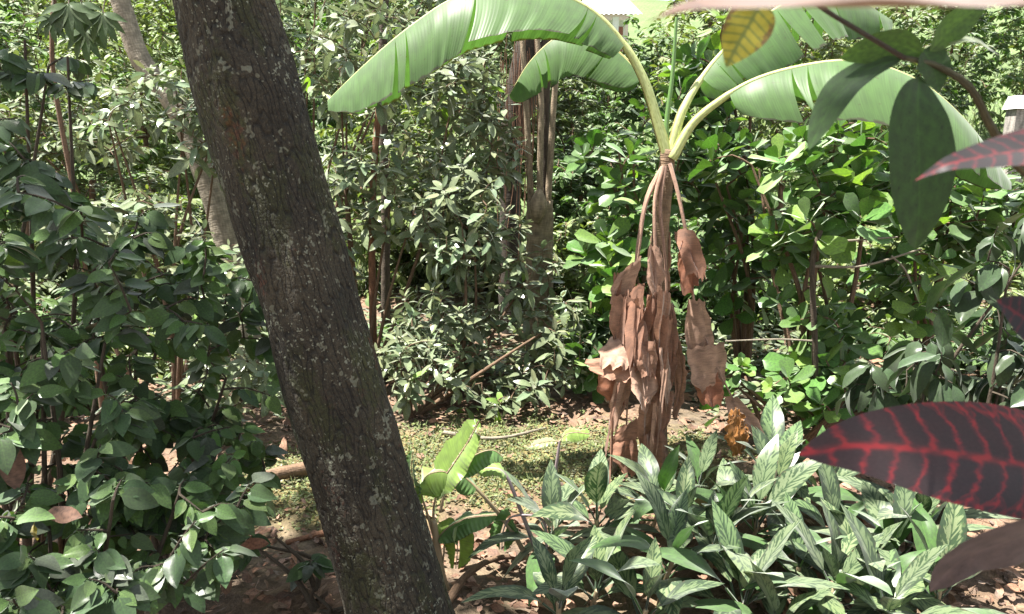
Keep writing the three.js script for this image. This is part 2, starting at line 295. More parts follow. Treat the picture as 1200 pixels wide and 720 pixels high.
{ // fallen leaves that cannot be counted
  const r = rng(31), N = 16000, im = new THREE.InstancedMesh(dryGeos[0], deadMat([0.34, 0.21, 0.14]), N), c = new THREE.Color(); let n = 0;
  while (n < N) {
    const z = -1.4 - Math.pow(r(), 1.2) * 7.2, x = (r() - 0.5) * (3 + Math.abs(z) * 1.5);
    if (r() < mossAt(x, z) * 0.93) continue;
    const s = 0.035 + 0.1 * r() * r();
    im.setMatrixAt(n, aim(V(x, H(x, z) + 0.012 + 0.02 * r(), z), V(r() - 0.5, 0.3 * (r() - 0.5), r() - 0.5), V((r() - 0.5) * 1.3, 1, (r() - 0.5) * 1.3), s));
    const k = 0.3 + 1.15 * r(), w = r(); im.setColorAt(n++, c.setRGB(k * (w > 0.8 ? 1.15 : 1), k * (w > 0.6 ? 1.12 : 0.92), k * (w > 0.6 ? 1.15 : 0.85)));
  }
  im.name = 'leaf_litter'; im.userData = { kind: 'stuff', label: 'brown fallen leaves scattered over the bare earth', category: 'leaf litter' }; im.castShadow = im.receiveShadow = true; scene.add(im);
  // bits of straw and twig between them
  const sg = tube([V(0, 0, 0), V(0.02, 0.006, 0.5), V(-0.02, 0, 1)], 0.008, 4, 4), K = 1700, st = new THREE.InstancedMesh(sg, deadMat([0.36, 0.25, 0.17], 0), K);
  for (let i = 0; i < K; i++) { const z = -1.5 - Math.pow(r(), 1.1) * 5, x = (r() - 0.5) * (3 + Math.abs(z) * 1.4); st.setMatrixAt(i, aim(V(x, H(x, z) + 0.01 + 0.01 * r(), z), V(r() - 0.5, 0.16 * (r() - 0.4), r() - 0.5), UPV, 0.06 + 0.22 * r() * r())); const k = 0.5 + 0.8 * r(); st.setColorAt(i, c.setRGB(k, k * 0.95, k * 0.9)); }
  st.name = 'twig_litter'; st.userData = { kind: 'stuff', label: 'thin dry twigs and straw lying among the fallen leaves', category: 'twig litter' }; st.castShadow = st.receiveShadow = true; scene.add(st);
}
const miniLeaf = leafGeo({ W: 0.6, shape: 'round', rows: 4, half: 1, stalk: 0.25, fold: 0.2, bend: 0.2 });
const blade = leafGeo({ W: 0.09, shape: 'lance', rows: 5, half: 1, stalk: 0, fold: 0.4, bend: 0.9 });
const grassM = leafMat(rgb(0.15, 0.22, 0.06), { coat: 0.15, tr: 0.42 });
function cover(name, label, geo, mat, N, seed, place, tint) {
  const r = rng(seed), im = new THREE.InstancedMesh(geo, mat, N), c = new THREE.Color();
  for (let n = 0, guard = 0; n < N && guard < N * 60; guard++) { const m = place(r); if (!m) continue; im.setMatrixAt(n, m); const t = tint(r); im.setColorAt(n++, c.setRGB(...t)); im.count = n; }
  im.name = name; im.userData = { kind: 'stuff', label, category: 'ground cover' }; im.castShadow = im.receiveShadow = true; scene.add(im); return im;
}
cover('moss_cover', 'low green ground cover creeping over the sunlit clearing', miniLeaf, leafMat(rgb(0.17, 0.22, 0.07), { coat: 0.2, tr: 0.3 }), 15000, 41, (r) => {
  const x = -2 + r() * 3.8, z = -3.2 - r() * 2.1; if (r() > mossAt(x, z) * 1.05 - 0.05) return null;
  const s = 0.012 + 0.018 * r(); return aim(V(x, H(x, z) + 0.004 + 0.02 * r(), z), V(r() - 0.5, 0.3 * r(), r() - 0.5), V((r() - 0.5) * 0.8, 1, (r() - 0.5) * 0.8), s);
}, (r) => { const k = 0.6 + 0.8 * r(), y = r() < 0.35 ? 1.35 : 1; return [k * y, k, k * (y > 1 ? 1.1 : 0.9)]; });
cover('grass_tufts', 'short grass blades standing in the mossy clearing', blade, grassM, 1500, 43, (r) => {
  const x = -2 + r() * 3.8, z = -3.3 - r() * 2.2; if (r() > mossAt(x, z) * 0.8) return null;
  return aim(V(x, H(x, z), z), V((r() - 0.5) * 0.9, 1, (r() - 0.5) * 0.9), V(r() - 0.5, 0.2, r() - 0.5), 0.03 + 0.06 * r());
}, (r) => { const k = 0.7 + 0.7 * r(); return [k, k, k * 0.8]; });
cover('hillside_grass', 'rough grass on the hillside beyond the trees', blade, grassM, 26000, 45, (r) => {
  const z = -8.5 - Math.pow(r(), 1.6) * 26, x = (r() - 0.5) * Math.abs(z) * 1.9;
  return aim(V(x, H(x, z) - 0.02, z), V((r() - 0.5) * 0.9, 1, (r() - 0.5) * 0.9), V(r() - 0.5, 0.2, r() - 0.5), 0.18 + 0.3 * r());
}, (r) => { const k = 0.6 + 0.8 * r(), y = r(); return [k * (0.8 + 0.4 * y), k, k * (0.8 + 0.5 * y)]; });
{ // seedlings and weeds under the shrubs, past counting
  const r = rng(47), list = [], g = leafGeo({ W: 0.5, shape: 'ovate', rows: 5, half: 1, stalk: 0.3, fold: 0.2, bend: 0.5 });
  for (let k = 0; k < 900; k++) {
    const z = -4.9 - r() * 4.2, x = (r() - 0.5) * Math.abs(z) * 1.7; if (x > -1.1 && x < 1.5 && z > -5.5 || mossAt(x, z) > 0.2) continue;
    const p = V(x, H(x, z), z), h = 0.08 + 0.3 * r(), n = 6 + Math.floor(8 * r());
    for (let i = 0; i < n; i++) { const a = r() * 6.3, el = 0.1 + r(); list.push([aim(p.clone().add(V((r() - 0.5) * 0.1, h * r(), (r() - 0.5) * 0.1)), V(Math.cos(a) * Math.cos(el), Math.sin(el) * 0.6, Math.sin(a) * Math.cos(el)), UPV, 0.07 + 0.09 * r()), r()]); }
  }
  let i = 0; cover('undergrowth', 'leafy seedlings and weeds growing under the shrubs', g, leafMat(rgb(0.13, 0.20, 0.06), { coat: 0.4, tr: 0.4 }), list.length, 48, () => list[i++][0], (q) => { const k = 0.6 + 0.8 * q(); return [k * (0.9 + 0.3 * q()), k, k * 0.9]; });
}
console.log('ground');

// ---------------------------------------------------------------- far hillside: house, post, trees
const plain = (c, rough = 0.8) => new THREE.MeshStandardMaterial({ color: rgb(...c), roughness: rough, side: THREE.DoubleSide });
const box = (x0, x1, y0, y1, z0, z1) => new THREE.BoxGeometry(x1 - x0, y1 - y0, z1 - z0).translate((x0 + x1) / 2, (y0 + y1) / 2, (z0 + z1) / 2);
{
  const z = -30, b = atZ(712, 50, z), root = thing('hillside_house', 'small white house with pale metal roof glimpsed between the trees', 'house', V(b.x - 0.45, b.y - 1.05, z)), o = root.position;
  const wallM = plain([0.74, 0.72, 0.70]), roofM = new THREE.MeshStandardMaterial({ color: rgb(0.80, 0.82, 0.84), roughness: 0.4, metalness: 0.2, side: THREE.DoubleSide });
  solid('wall', box(-1.6, 1.15, 0, 1.9, -3, 0), wallM, root);
  const rp = []; for (let i = 0; i <= 40; i++) { const x = -2.1 + i * 0.0945; rp.push(x); }
  const pos = [], uv = [], idx = []; // corrugated roof sheet
  for (let j = 0; j < 2; j++) for (let i = 0; i < rp.length; i++) { pos.push(rp[i], j ? 3.1 : 1.95, j ? -2.4 : 0.9); uv.push(rp[i], j); pos[pos.length - 2] += (i % 2) * 0.05; }
  for (let i = 0; i < rp.length - 1; i++) idx.push(i, i + 1, i + rp.length, i + 1, i + 1 + rp.length, i + rp.length);
  solid('roof', build(pos, uv, idx), roofM, root);
  const w = solid('window', box(-0.9, 0.35, 1.0, 1.7, 0.003, 0.05), plain([0.04, 0.04, 0.05], 0.2), root);
  solid('frame', box(-0.32, -0.24, 1.0, 1.7, 0.05, 0.09), wallM, w);
  solid('post', box(0.55, 0.78, 0, 1.9, 0.45, 0.7), wallM, root);
  solid('post', box(-1.9, -1.67, 0, 1.9, 0.45, 0.7), wallM, root);
  solid('door', box(0.6, 1.05, 0, 1.65, 0.003, 0.05), plain([0.30, 0.12, 0.09]), root);
  const r2 = thing('red_roof_house', 'house with weathered red tile roof behind the white house', 'house', V(o.x + 0.2, o.y + 1.7, -36));
  solid('wall', box(-2, 2, 0, 1.6, -3, 0), plain([0.6, 0.5, 0.45]), r2);
  solid('roof', new THREE.ExtrudeGeometry(new THREE.Shape([new THREE.Vector2(-2.3, 0), new THREE.Vector2(2.3, 0), new THREE.Vector2(0, 1.4)]), { depth: 3.6, bevelEnabled: false }).translate(0, 1.6, -3.3), plain([0.42, 0.2, 0.15]), r2);
}
{
  const b = atZ(1187, 185, -9.2), y0 = H(b.x, -9.2), root = thing('concrete_post', 'weathered concrete post with a pale cap on the grassy slope', 'post', V(b.x, y0 - 0.1, -9.2)), top = atZ(1187, 128, -9.2).y - y0 + 0.1;
  solid('shaft', box(-0.1, 0.1, 0, top, -0.1, 0.1), new THREE.MeshStandardMaterial({ map: deadTex, color: rgb(0.42, 0.41, 0.39), roughness: 0.95 }), root);
  solid('cap', new THREE.CylinderGeometry(0.14, 0.19, 0.16, 4, 1).rotateY(PI / 4).translate(0, top + 0.08, 0), plain([0.6, 0.6, 0.59]), root);
}
const smallLeaf = leafGeo({ W: 0.42, shape: 'elliptic', rows: 4, half: 1, stalk: 0.08, fold: 0.3, bend: 0.5 });
function farTree(name, label, px, pyTop, pyBase, z, rx, col, seed, { leaf = 0.14, n = 240, per = 10, trunkR = 0.05, coat = 0.35, cr = 0.4, wm = M.brownBark, lobes = 5, group } = {}) {
  const r = rng(seed), b = atZ(px, pyBase, z), base = V(b.x, H(b.x, z) - 0.05, z), top = atZ(px, pyTop, z).y, h = top - base.y, root = thing(name, label, 'tree', base, group);
  const blobs = Array.from({ length: lobes }, (_, i) => ({ c: V(base.x + (r() - 0.5) * rx * 1.3, base.y + h * mix(0.12, 0.86, (i + 0.5) / lobes), z + (r() - 0.5) * rx), r: [rx * (0.65 + 0.4 * r()), h * 0.28, rx * (0.45 + 0.4 * r())], shell: 0.5 }));
  const trunkTop = base.clone().add(V((r() - 0.5) * 0.3, h * 0.55, 0));
  part('trunk', tube([base, base.clone().lerp(trunkTop, 0.5).add(V(0.08 * (r() - 0.5), 0, 0)), trunkTop], (t) => trunkR * (1.1 - 0.5 * t), 8, 7), wm, root);
  const g = grow(trunkTop.clone().lerp(base, 0.4), blobs, n, { r, limbs: 5, limbR: trunkR * 0.4, minStep: 0.1 });
  wood(root, g, wm, { twigR: 0.006, twigSides: 3 });
  const list = []; for (const t of g.twigs) list.push(...alongTwig(t, per, r, { size: leaf, droop: 0.35, spread: 0.9, from: 0.1, jitter: 1.1 }));
  addLeaves(root, list, [smallLeaf], [leafMat(rgb(...col.map((x) => x * 1.25)), { coat, cr, tr: 0.45 })], { max: 0 });
  return root;
}
const HG = 'trees and bushes on the far hillside';
const OLIVE = [0.11, 0.165, 0.035], GREEN = [0.08, 0.175, 0.02], LIME = [0.15, 0.225, 0.03];
[ // px, top, base, z, half width, colour
  [40, -60, 330, -9.5, 1.5, GREEN, 'leafy bush high behind the hand shaped leaves'],
  [190, -80, 300, -11.5, 1.8, LIME, 'loose bush between slanting pale trunk and hillside'],
  [110, 60, 330, -8.0, 0.9, OLIVE, 'low bush under the slanting pale trunk'],
  [330, -90, 320, -12, 1.8, GREEN, 'green bush seen past the mossy leaning trunk'],
  [440, 40, 400, -8.6, 0.9, LIME, 'olive bush behind the pale whorled shrub'],
  [520, -90, 320, -10.5, 1.6, OLIVE, 'green tree behind the arching banana leaf'],
  [690, 150, 330, -9.5, 0.9, GREEN, 'yellow green bush beside the multi stemmed tree'],
  [700, 250, 400, -8.0, 0.6, LIME, 'low yellow green bush at the multi stemmed tree'],
  [660, 40, 250, -12, 0.9, OLIVE, 'bush below the white roofed house'],
  [640, -40, 210, -17, 1.2, GREEN, 'leafy tree beside the white roofed house'],
  [910, -80, 300, -11, 1.5, LIME, 'green tree above the rosette leaved shrubs'],
  [960, -60, 300, -13, 1.8, OLIVE, 'leafy tree beyond the drooping banana leaf'],
  [1090, -70, 240, -17, 1.7, GREEN, 'loose tree high on the grassy slope'],
  [1190, -90, 200, -19, 1.7, LIME, 'loose tree above the concrete post'],
  [560, 200, 430, -8.3, 0.9, OLIVE, 'green bush between dark trunk and pale shrubs'],
  [1120, 190, 400, -8.4, 1.2, GREEN, 'green bush behind the dark drooping shrub'],
  [280, 230, 470, -7.6, 0.9, LIME, 'olive bush behind the reddish stake'],
  [30, 280, 480, -7.4, 1.0, OLIVE, 'olive bush behind the broad leaved dark shrubs'],
  [870, 250, 470, -7.8, 1.2, GREEN, 'leafy bush growing behind the rosette shrubs'],
  [1010, 260, 480, -7.6, 1.2, LIME, 'leafy bush behind pale bare twigs'],
  [370, 400, 500, -6.1, 0.6, OLIVE, 'low bush seen past the edge of the mossy trunk'],
  [60, 330, 500, -5.4, 0.8, GREEN, 'olive bush between the dark shrubs and the hillside'],
  [150, -160, 200, -23, 3.2, LIME, 'tall green tree closing the hillside behind the slanting trunk'],
  [350, -160, 200, -22, 3.0, OLIVE, 'tall green tree closing the hillside behind the mossy trunk'],
  [560, -160, 200, -22, 2.6, GREEN, 'tall tree closing the hillside beside the white house'],
  [830, -160, 170, -21, 2.0, LIME, 'tall tree closing the hillside behind the upright petioles'],
  [712, 26, 260, -15, 1.1, GREEN, 'bush half hiding the foot of the white house'],
  [760, 380, 480, -7.0, 0.8, LIME, 'low bush behind the dead banana leaves'],
  [600, 400, 470, -7.2, 0.9, OLIVE, 'low bush at the foot of the dark root hung trunk'],
  [430, 380, 480, -6.8, 0.8, GREEN, 'low bush at the foot of the reddish sapling'],
  [160, 380, 500, -6.4, 0.8, LIME, 'low bush behind the dark broad leaved shrubs'],
  [940, 400, 490, -6.6, 0.9, OLIVE, 'low bush below the rosette shrub with bright tips'],
  [1120, 380, 490, -6.4, 0.9, GREEN, 'low bush behind the croton leaf'],
  [250, -100, 240, -16, 2.4, LIME, 'tall tree high behind the slanting trunk'],
  [60, -120, 240, -18, 2.6, OLIVE, 'wide tree on the upper hillside'],
  [430, -120, 240, -17, 2.4, GREEN, 'tall green tree far behind the arching banana leaf'],
  [900, -120, 200, -19, 2.4, LIME, 'wide green tree on the upper slope'],
].forEach(([px, t, b, z, rx, c, label], i) => farTree('hillside_bush', label, px, t, b, z, rx, c, 900 + i, { leaf: 0.085 + 0.005 * Math.abs(z), n: z < -9 ? 620 : 420, per: 13, group: HG }));
console.log('hillside');
// ---------------------------------------------------------------- trees of the clearing
{ // the mossy leaning tree, its crown high above the picture
  const z = -2.45, P = (x, y) => atZ(x, y, z), p0 = P(468, 720), p1 = P(400, 480), p2 = P(330, 240), p3 = P(262, 0);
  const foot = p0.clone().add(V(0.05, -0.3, 0)), d = p3.clone().sub(p2).normalize(), top = p3.clone().addScaledVector(d, 1.5).add(V(0.1, 0, 0.2)), root = thing('leaning_tree', 'thick mossy tree trunk leaning across the clearing with pale lichen specks', 'tree', V(foot.x, H(foot.x, z), z));
  const barkM = new THREE.MeshStandardMaterial({ map: barkTex, bumpMap: barkBump, bumpScale: 0.009, roughness: 0.92 });
  const SWELL = 0, L = new THREE.CatmullRomCurve3([foot, p0, p1, p2, p3, top]).getLength();
  const g = tube([foot, p0, p1, p2, p3, top], (t) => mix(0.188, 0.15, t * 1.25) + 0.05 * Math.exp(-t * 16), 420, 150, (v, a) => 1 + 0.032 * (barkField(a / 2 / PI * BU, v) - 0.6) + 0.11 * Math.exp(-Math.pow((v - 2.33) / 0.16, 2)) * Math.max(0, -Math.cos(a - SWELL)) + 0.06 * n2(Math.cos(a) * 0.8, v * 1.1 + 4) + 0.035 * n2(Math.cos(a) * 1.2 + 5, v * 1.6 + Math.sin(a)) + 0.02 * n2(Math.cos(a) * 3, v * 4 + Math.sin(a) * 3));
  const uv = g.attributes.uv; for (let i = 0; i < uv.count; i++) uv.setXY(i, uv.getX(i), uv.getY(i) / BV);
  part('trunk', g, barkM, root);
  const r = rng(61), limbs = [[-5.2, 6.0, -2.6], [-3.6, 6.4, -3.2], [-1.1, 6.1, -1.2], [-2.6, 6.6, -1.6], [-0.9, 6.0, -3.4]];
  for (const [x, y, zz] of limbs) part('branch', tube([top.clone().addScaledVector(d, -0.1), top.clone().lerp(V(x, y, zz), 0.5).add(V(0, 0.35, 0)), V(x, y, zz)], (t) => mix(0.075, 0.02, t), 12, 8), M.darkBark, root);
  const list = [], tw = [];
  const lobes = [[-3.85, 5.6, -2.8, 1.35, 0.6, 0.85, 140], [-1.0, 5.5, -0.95, 0.9, 0.5, 0.7, 80], [-0.9, 5.6, -3.2, 0.9, 0.4, 0.6, 7], [-5.4, 5.2, -2.8, 1.1, 0.7, 1.1, 60], [-2.6, 5.8, -1.6, 1.2, 0.6, 0.9, 80]];
  for (const [x, y, zz, rx, ry, rz, n] of lobes) for (let i = 0; i < n; i++) {
    const tip = inBlob({ c: V(x, y, zz), r: [rx, ry, rz], shell: 0.1 }, r), start = tip.clone().add(V((r() - 0.5) * 0.4, 0.3 + 0.2 * r(), (r() - 0.5) * 0.4)), pts = [start, start.clone().lerp(tip, 0.5).add(V(0, 0.05, 0)), tip];
    tw.push(pts); list.push(...alongTwig(pts, 9, r, { size: 0.15, droop: 0.3, spread: 1, from: 0, jitter: 0.6 }));
  }
  wood(root, { limbCurves: [], twigs: tw, limbR: 0.01 }, M.darkBark, { twigR: 0.005 });
  addLeaves(root, list, [leafGeo({ W: 0.42, shape: 'elliptic', rows: 5, half: 1, fold: 0.2 })], [leafMat(rgb(0.06, 0.11, 0.03), { tr: 0.3 })], { max: 0 });
}
{ // tree of several pale stems on one trunk
  const z = -6.2, P = (x, y, dz = 0) => atZ(x, y, z + dz), b = ground(632, 492), root = thing('multi_stemmed_tree', 'slender tree whose single trunk splits into several pale upright stems', 'tree', V(P(632, 480).x, H(P(632, 480).x, z), z));
  const foot = root.position.clone().add(V(0, -0.1, 0));
  part('trunk', tube([foot, P(632, 400), P(632, 320), P(633, 235)], (t) => mix(0.135, 0.115, t), 40, 22, (v, a) => 1 + 0.09 * n2(Math.cos(a) * 2 + v * 0.5, v * 6 + Math.sin(a) * 2)), M.tanBark, root);
  for (const [x0, y0, x1, x2, r0, dz, m] of [[632, 262, 634, 622, 0.03, 0.12, M.tanBark], [624, 270, 616, 606, 0.032, 0.02, M.tanBark], [640, 270, 650, 668, 0.032, 0.04, M.tanBark], [636, 300, 640, 645, 0.045, -0.08, M.darkBark]])
    part('stem', tube([P(x0, y0, dz), P((x0 + x1) / 2, 190, dz), P(x1, 110, dz), P(x2, -40, dz - 0.1)], (t) => mix(r0, r0 * 0.6, t), 20, 10), m, root);
  part('burl', tube([P(632, 222, 0.16), P(631, 240, 0.2), P(630, 262, 0.15)], (t) => 0.02 + 0.055 * Math.sin(PI * t), 10, 10), M.tanBark, root);
  const r = rng(63), list = [];
  for (let i = 0; i < 60; i++) { const p = inBlob({ c: P(640, -170), r: [1.3, 0.6, 0.9] }, r); list.push(...alongTwig([p.clone().add(V(0.1, 0.3, 0)), p.clone().add(V(0.05, 0.15, 0)), p], 8, r, { size: 0.16, from: 0 })); }
  addLeaves(root, list, [smallLeaf], [leafMat(rgb(0.08, 0.13, 0.04))], { max: 0 });
}
{ // dark trunk hung with root strands
  const z = -7.6, P = (x, y) => atZ(x, y, z), f = P(597, 470), root = thing('root_hung_tree', 'dark tree trunk draped with reddish brown hanging roots', 'tree', V(f.x, H(f.x, z), z));
  part('trunk', tube([root.position.clone().add(V(0, -0.1, 0)), P(598, 300), P(600, 150), P(640, -60)], (t) => mix(0.12, 0.1, t), 40, 18, (v, a) => 1 + 0.12 * n2(Math.cos(a) * 2, v * 2 + Math.sin(a) * 2)), woodMat([0.055, 0.042, 0.032]), root);
  part('limb', tube([P(603, 160), P(640, 60), P(700, -50)], (t) => mix(0.1, 0.08, t), 14, 12), M.darkBark, root);
  const r = rng(64), geos = [];
  for (let i = 0; i < 34; i++) { const x = 586 + 40 * r(), y0 = 30 + 60 * r(), y1 = y0 + 60 + 190 * r() * r() + 40, zz = z + 0.25 + 0.2 * r(); geos.push(tube([atZ(x, y0, zz), atZ(x + 14 * (r() - 0.5), (y0 + y1) / 2, zz + 0.03), atZ(x + 12 * (r() - 0.5), y1, zz)], 0.002 + 0.005 * r() * r(), 8, 4)); }
  const o = part('hanging_roots', mergeGeometries(geos), M.redBark, root); o.userData.kind = 'stuff';
}
function bareTrunk(name, label, z, pts, r0, r1, mat, dropTo) {
  const w = pts.map(([x, y, dz = 0]) => atZ(x, y, z + dz)), root = thing(name, label, 'tree', V(w[0].x, H(w[0].x, z), z));
  part('trunk', tube([root.position.clone().add(V(0, -0.1, 0)), ...w], (t) => mix(r0, r1, t), 36, 14, (v, a) => 1 + 0.06 * n2(Math.cos(a) * 2, v * 5 + Math.sin(a) * 2)), mat, root);
  return root;
}
{ const t = bareTrunk('slanting_tree', 'pale grey tree trunk slanting behind the mossy leaning trunk', -6.0, [[300, 440], [252, 240], [205, 125], [165, 70], [138, -10], [120, -80]], 0.11, 0.07, M.greyBark);
  part('branch', tube([atZ(222, 168, -5.95), atZ(228, 120, -5.9), atZ(236, 40, -5.9)], (x) => mix(0.025, 0.012, x), 10, 6), M.greyBark, t); }
bareTrunk('slim_sapling', 'slim reddish brown sapling stem among the pale whorled leaves', -5.9, [[440, 470], [436, 330], [437, 220], [444, 120]], 0.035, 0.025, M.redBark);
bareTrunk('dark_sapling', 'thin dark trunk behind the pale whorled shrub near the banana leaf', -7.3, [[450, 440], [452, 260], [448, 100], [452, -40]], 0.05, 0.04, M.darkBark);
{ const r = thing('reddish_stake', 'short reddish bare stump standing at the edge of the clearing', 'stump', flat(atZ(318, 560, -4.75).x, -4.75));
  const b = r.position; part('trunk', tube([b.clone().add(V(0, -0.05, 0)), atZ(319, 540, -4.75), atZ(313, 508, -4.75)], (t) => mix(0.042, 0.034, t), 10, 10, (v, a) => 1 + 0.08 * n2(a, v * 9)), M.redBark, r); }
function lying(name, label, pts, r0, r1, mat) {
  const w = pts.map(([x, y, lift = 0]) => ground(x, y).add(V(0, lift, 0))), root = thing(name, label, 'fallen branch', w[0].clone());
  part('wood', tube(w, (t) => mix(r0, r1, t), 24, 9, (v, a) => 1 + 0.1 * n2(Math.cos(a) * 2, v * 8 + Math.sin(a) * 2)), mat, root); return root;
}
lying('fallen_branch', 'thick brown branch lying at the far edge of the mossy patch', [[425, 545, 0.05], [360, 560, 0.06], [310, 570, 0.05], [265, 590, 0.03]], 0.05, 0.035, M.brownBark);
lying('fallen_branch', 'short brown stick lying at the near edge of the mossy patch', [[425, 620, 0.02], [385, 628, 0.02], [335, 640, 0.015]], 0.022, 0.014, M.redBark);
lying('fallen_branch', 'curved brown branch arching from the young banana over the litter', [[523, 716, 0.03], [548, 690, 0.07], [582, 668, 0.06], [620, 656, 0.01]], 0.02, 0.01, M.brownBark);
lying('fallen_branch', 'tan log end lying beside the dead banana leaves', [[700, 575, 0.03], [722, 545, 0.04]], 0.045, 0.04, M.tanBark);
lying('fallen_branch', 'grey twig lying across the brown litter in the back', [[520, 515, 0.05], [580, 522, 0.05], [640, 508, 0.04]], 0.014, 0.008, M.greyBark);
console.log('trees');

// ---------------------------------------------------------------- shrubs
const geoSet = (o, n = 4) => Array.from({ length: n }, (_, k) => leafGeo({ ...o, bend: (o.bend ?? 0.3) * (0.5 + k * 0.5), fold: (o.fold ?? 0.25) * (1.3 - 0.25 * k), twist: 0.35 * Math.sin(k * 2.1), seed: k * 1.7 }));
const broadGeos = geoSet({ W: 0.56, shape: 'ovate', fold: 0.22, bend: 0.35, wave: 0.025, stalk: 0.14, half: 2, rows: 7 });
const broadMats = [...tones([0.085, 0.18, 0.025], 1, 0.3, { coat: 0.4, tr: 0.4 }, 4), leafMat(rgb(0.06, 0.085, 0.05), { coat: 0.6, cr: 0.22, tr: 0.25 }), ...tones([0.046, 0.106, 0.02], 5, 0.5, { coat: 0.42, cr: 0.3, tr: 0.34 }, 3)];
const DS = 'dark broad leaved shrubs under the leaning tree';
const dark = (label, px, py, z, blobs, twigs, seed) => shrub({ name: 'broadleaf_shrub', label, group: DS, base: flat(atZ(px, py, z).x, z), blobs, twigs, seed, geos: broadGeos, mats: broadMats, size: 0.092, leaves: 12, limbs: 6, opts: { droop: 0.7, spread: 0.95, from: 0.15, jitter: 0.7, face: V(0.15, 0.75, 0.5) }, max: 300, min: 8 });
dark('dark broad leaved shrub spreading towards the mossy trunk', 190, 640, -2.75, [blob(230, 400, -2.75, 0.42, 0.5, 0.35, 1.1), blob(110, 330, -2.9, 0.5, 0.38, 0.35, 1), blob(200, 540, -2.8, 0.4, 0.35, 0.35, 0.8)], 140, 101);
dark('dark broad leaved shrub with overhanging twigs in deep shade', 20, 640, -2.3, [blob(40, 380, -2.3, 0.42, 0.55, 0.35, 1), blob(60, 560, -2.2, 0.5, 0.4, 0.3, 1)], 125, 102);
dark('low broad leaved shrub with hanging leaves above the litter', 120, 700, -1.95, [blob(110, 620, -1.95, 0.45, 0.22, 0.3, 1), blob(230, 590, -2.2, 0.3, 0.16, 0.25, 0.7), blob(60, 690, -1.8, 0.3, 0.15, 0.2, 0.6)], 105, 103);
dark('small seedling with rounded leaves beside the foot of the mossy trunk', 370, 690, -2.7, [blob(372, 680, -2.7, 0.13, 0.09, 0.1), blob(310, 640, -2.8, 0.14, 0.07, 0.1)], 44, 104);
dark('thin overhanging twigs of dark leaves above the pale bush', 10, 600, -2.9, [blob(40, 70, -2.9, 0.28, 0.12, 0.2), blob(10, 190, -2.6, 0.14, 0.22, 0.15)], 37, 105);

const clusiaGeos = geoSet({ W: 0.62, shape: 'obovate', fold: 0.2, bend: 0.15, wave: 0.015, stalk: 0.05, rows: 7 });
const clusiaMats = [...tones([0.085, 0.225, 0.018], 4, 0.55, { coat: 0.5, cr: 0.24, tr: 0.38 }, 8), leafMat(rgb(0.17, 0.34, 0.02), { coat: 0.5, tr: 0.5 })];
const youngLeaf = leafMat(rgb(0.24, 0.44, 0.03), { coat: 0.5, tr: 0.52 });
const CG = 'glossy rosette leaved shrubs behind the banana';
const clusia = (label, px, z, blobs, twigs, seed, size = 0.19) => shrub({ name: 'rosette_shrub', label, group: CG, base: flat(atZ(px, 480, z).x, z), blobs, twigs, seed, geos: clusiaGeos, mats: clusiaMats, young: youngLeaf, youngShare: 0.45, size, mode: 'rosette', leaves: 8, limbs: 7, limbR: 0.028, twigR: 0.007, opts: { lift: 1.15, low: -0.2 }, woodMat: M.brownBark, max: 300, min: 9 });
clusia('rosette leaved shrub directly behind the dead banana leaves', 735, -5.5, [blob(720, 330, -5.5, 0.35, 0.5, 0.4), blob(740, 200, -5.7, 0.4, 0.5, 0.4), blob(805, 130, -5.8, 0.45, 0.4, 0.4), blob(700, 420, -5.4, 0.25, 0.3, 0.3, 0.5)], 95, 111);
clusia('rosette leaved shrub with bright young tips beside pale bare twigs', 955, -4.9, [blob(950, 260, -4.9, 0.42, 0.35, 0.4), blob(900, 180, -5.1, 0.5, 0.3, 0.4), blob(1010, 200, -5, 0.5, 0.35, 0.4), blob(940, 400, -4.8, 0.4, 0.35, 0.4)], 95, 112);
clusia('rosette leaved shrub rising behind the upright banana petioles', 870, -5.9, [blob(860, 70, -5.9, 0.5, 0.45, 0.4), blob(880, 300, -5.6, 0.4, 0.5, 0.4), blob(850, 200, -5.7, 0.4, 0.45, 0.4)], 85, 113);
clusia('rosette leaved shrub in the shade beside the croton', 1080, -5.2, [blob(1080, 330, -5.2, 0.45, 0.5, 0.4), blob(1150, 240, -5.3, 0.45, 0.35, 0.4)], 70, 114);

clusia('low rosette leaved shrub spreading behind the aglaonema bed', 930, -4.45, [blob(880, 455, -4.45, 0.32, 0.2, 0.25), blob(985, 465, -4.4, 0.35, 0.2, 0.25), blob(1070, 470, -4.3, 0.3, 0.2, 0.25)], 46, 115, 0.15);
const paleGeos = geoSet({ W: 0.36, shape: 'elliptic', fold: 0.28, bend: 0.5, wave: 0.02, stalk: 0.12 });
const paleMats = tones([0.225, 0.28, 0.13], 4, 0.6, { coat: 1, cr: 0.22, tr: 0.3 }, 14);
const PG = 'pale whorled shrubs behind the mossy trunk';
const pale = (label, px, z, blobs, twigs, seed, size = 0.15, mats = paleMats) => shrub({ name: 'whorled_shrub', label, group: PG, base: flat(atZ(px, 480, z).x, z), blobs, twigs, seed, geos: paleGeos, mats, size, young: youngLeaf, youngShare: 0.07, mode: 'rosette', leaves: 8, limbs: 6, limbR: 0.022, opts: { lift: 0.75, low: -0.55 }, woodMat: M.brownBark, max: 300, min: 9 });
pale('tall grey green shrub of whorled leaves under the banana leaf tip', 430, -5.8, [blob(420, 60, -5.8, 0.5, 0.55, 0.4), blob(470, 210, -5.8, 0.45, 0.5, 0.4), blob(380, 250, -5.8, 0.3, 0.6, 0.4, 0.7), blob(540, 100, -6, 0.35, 0.35, 0.3, 0.7)], 178, 121);
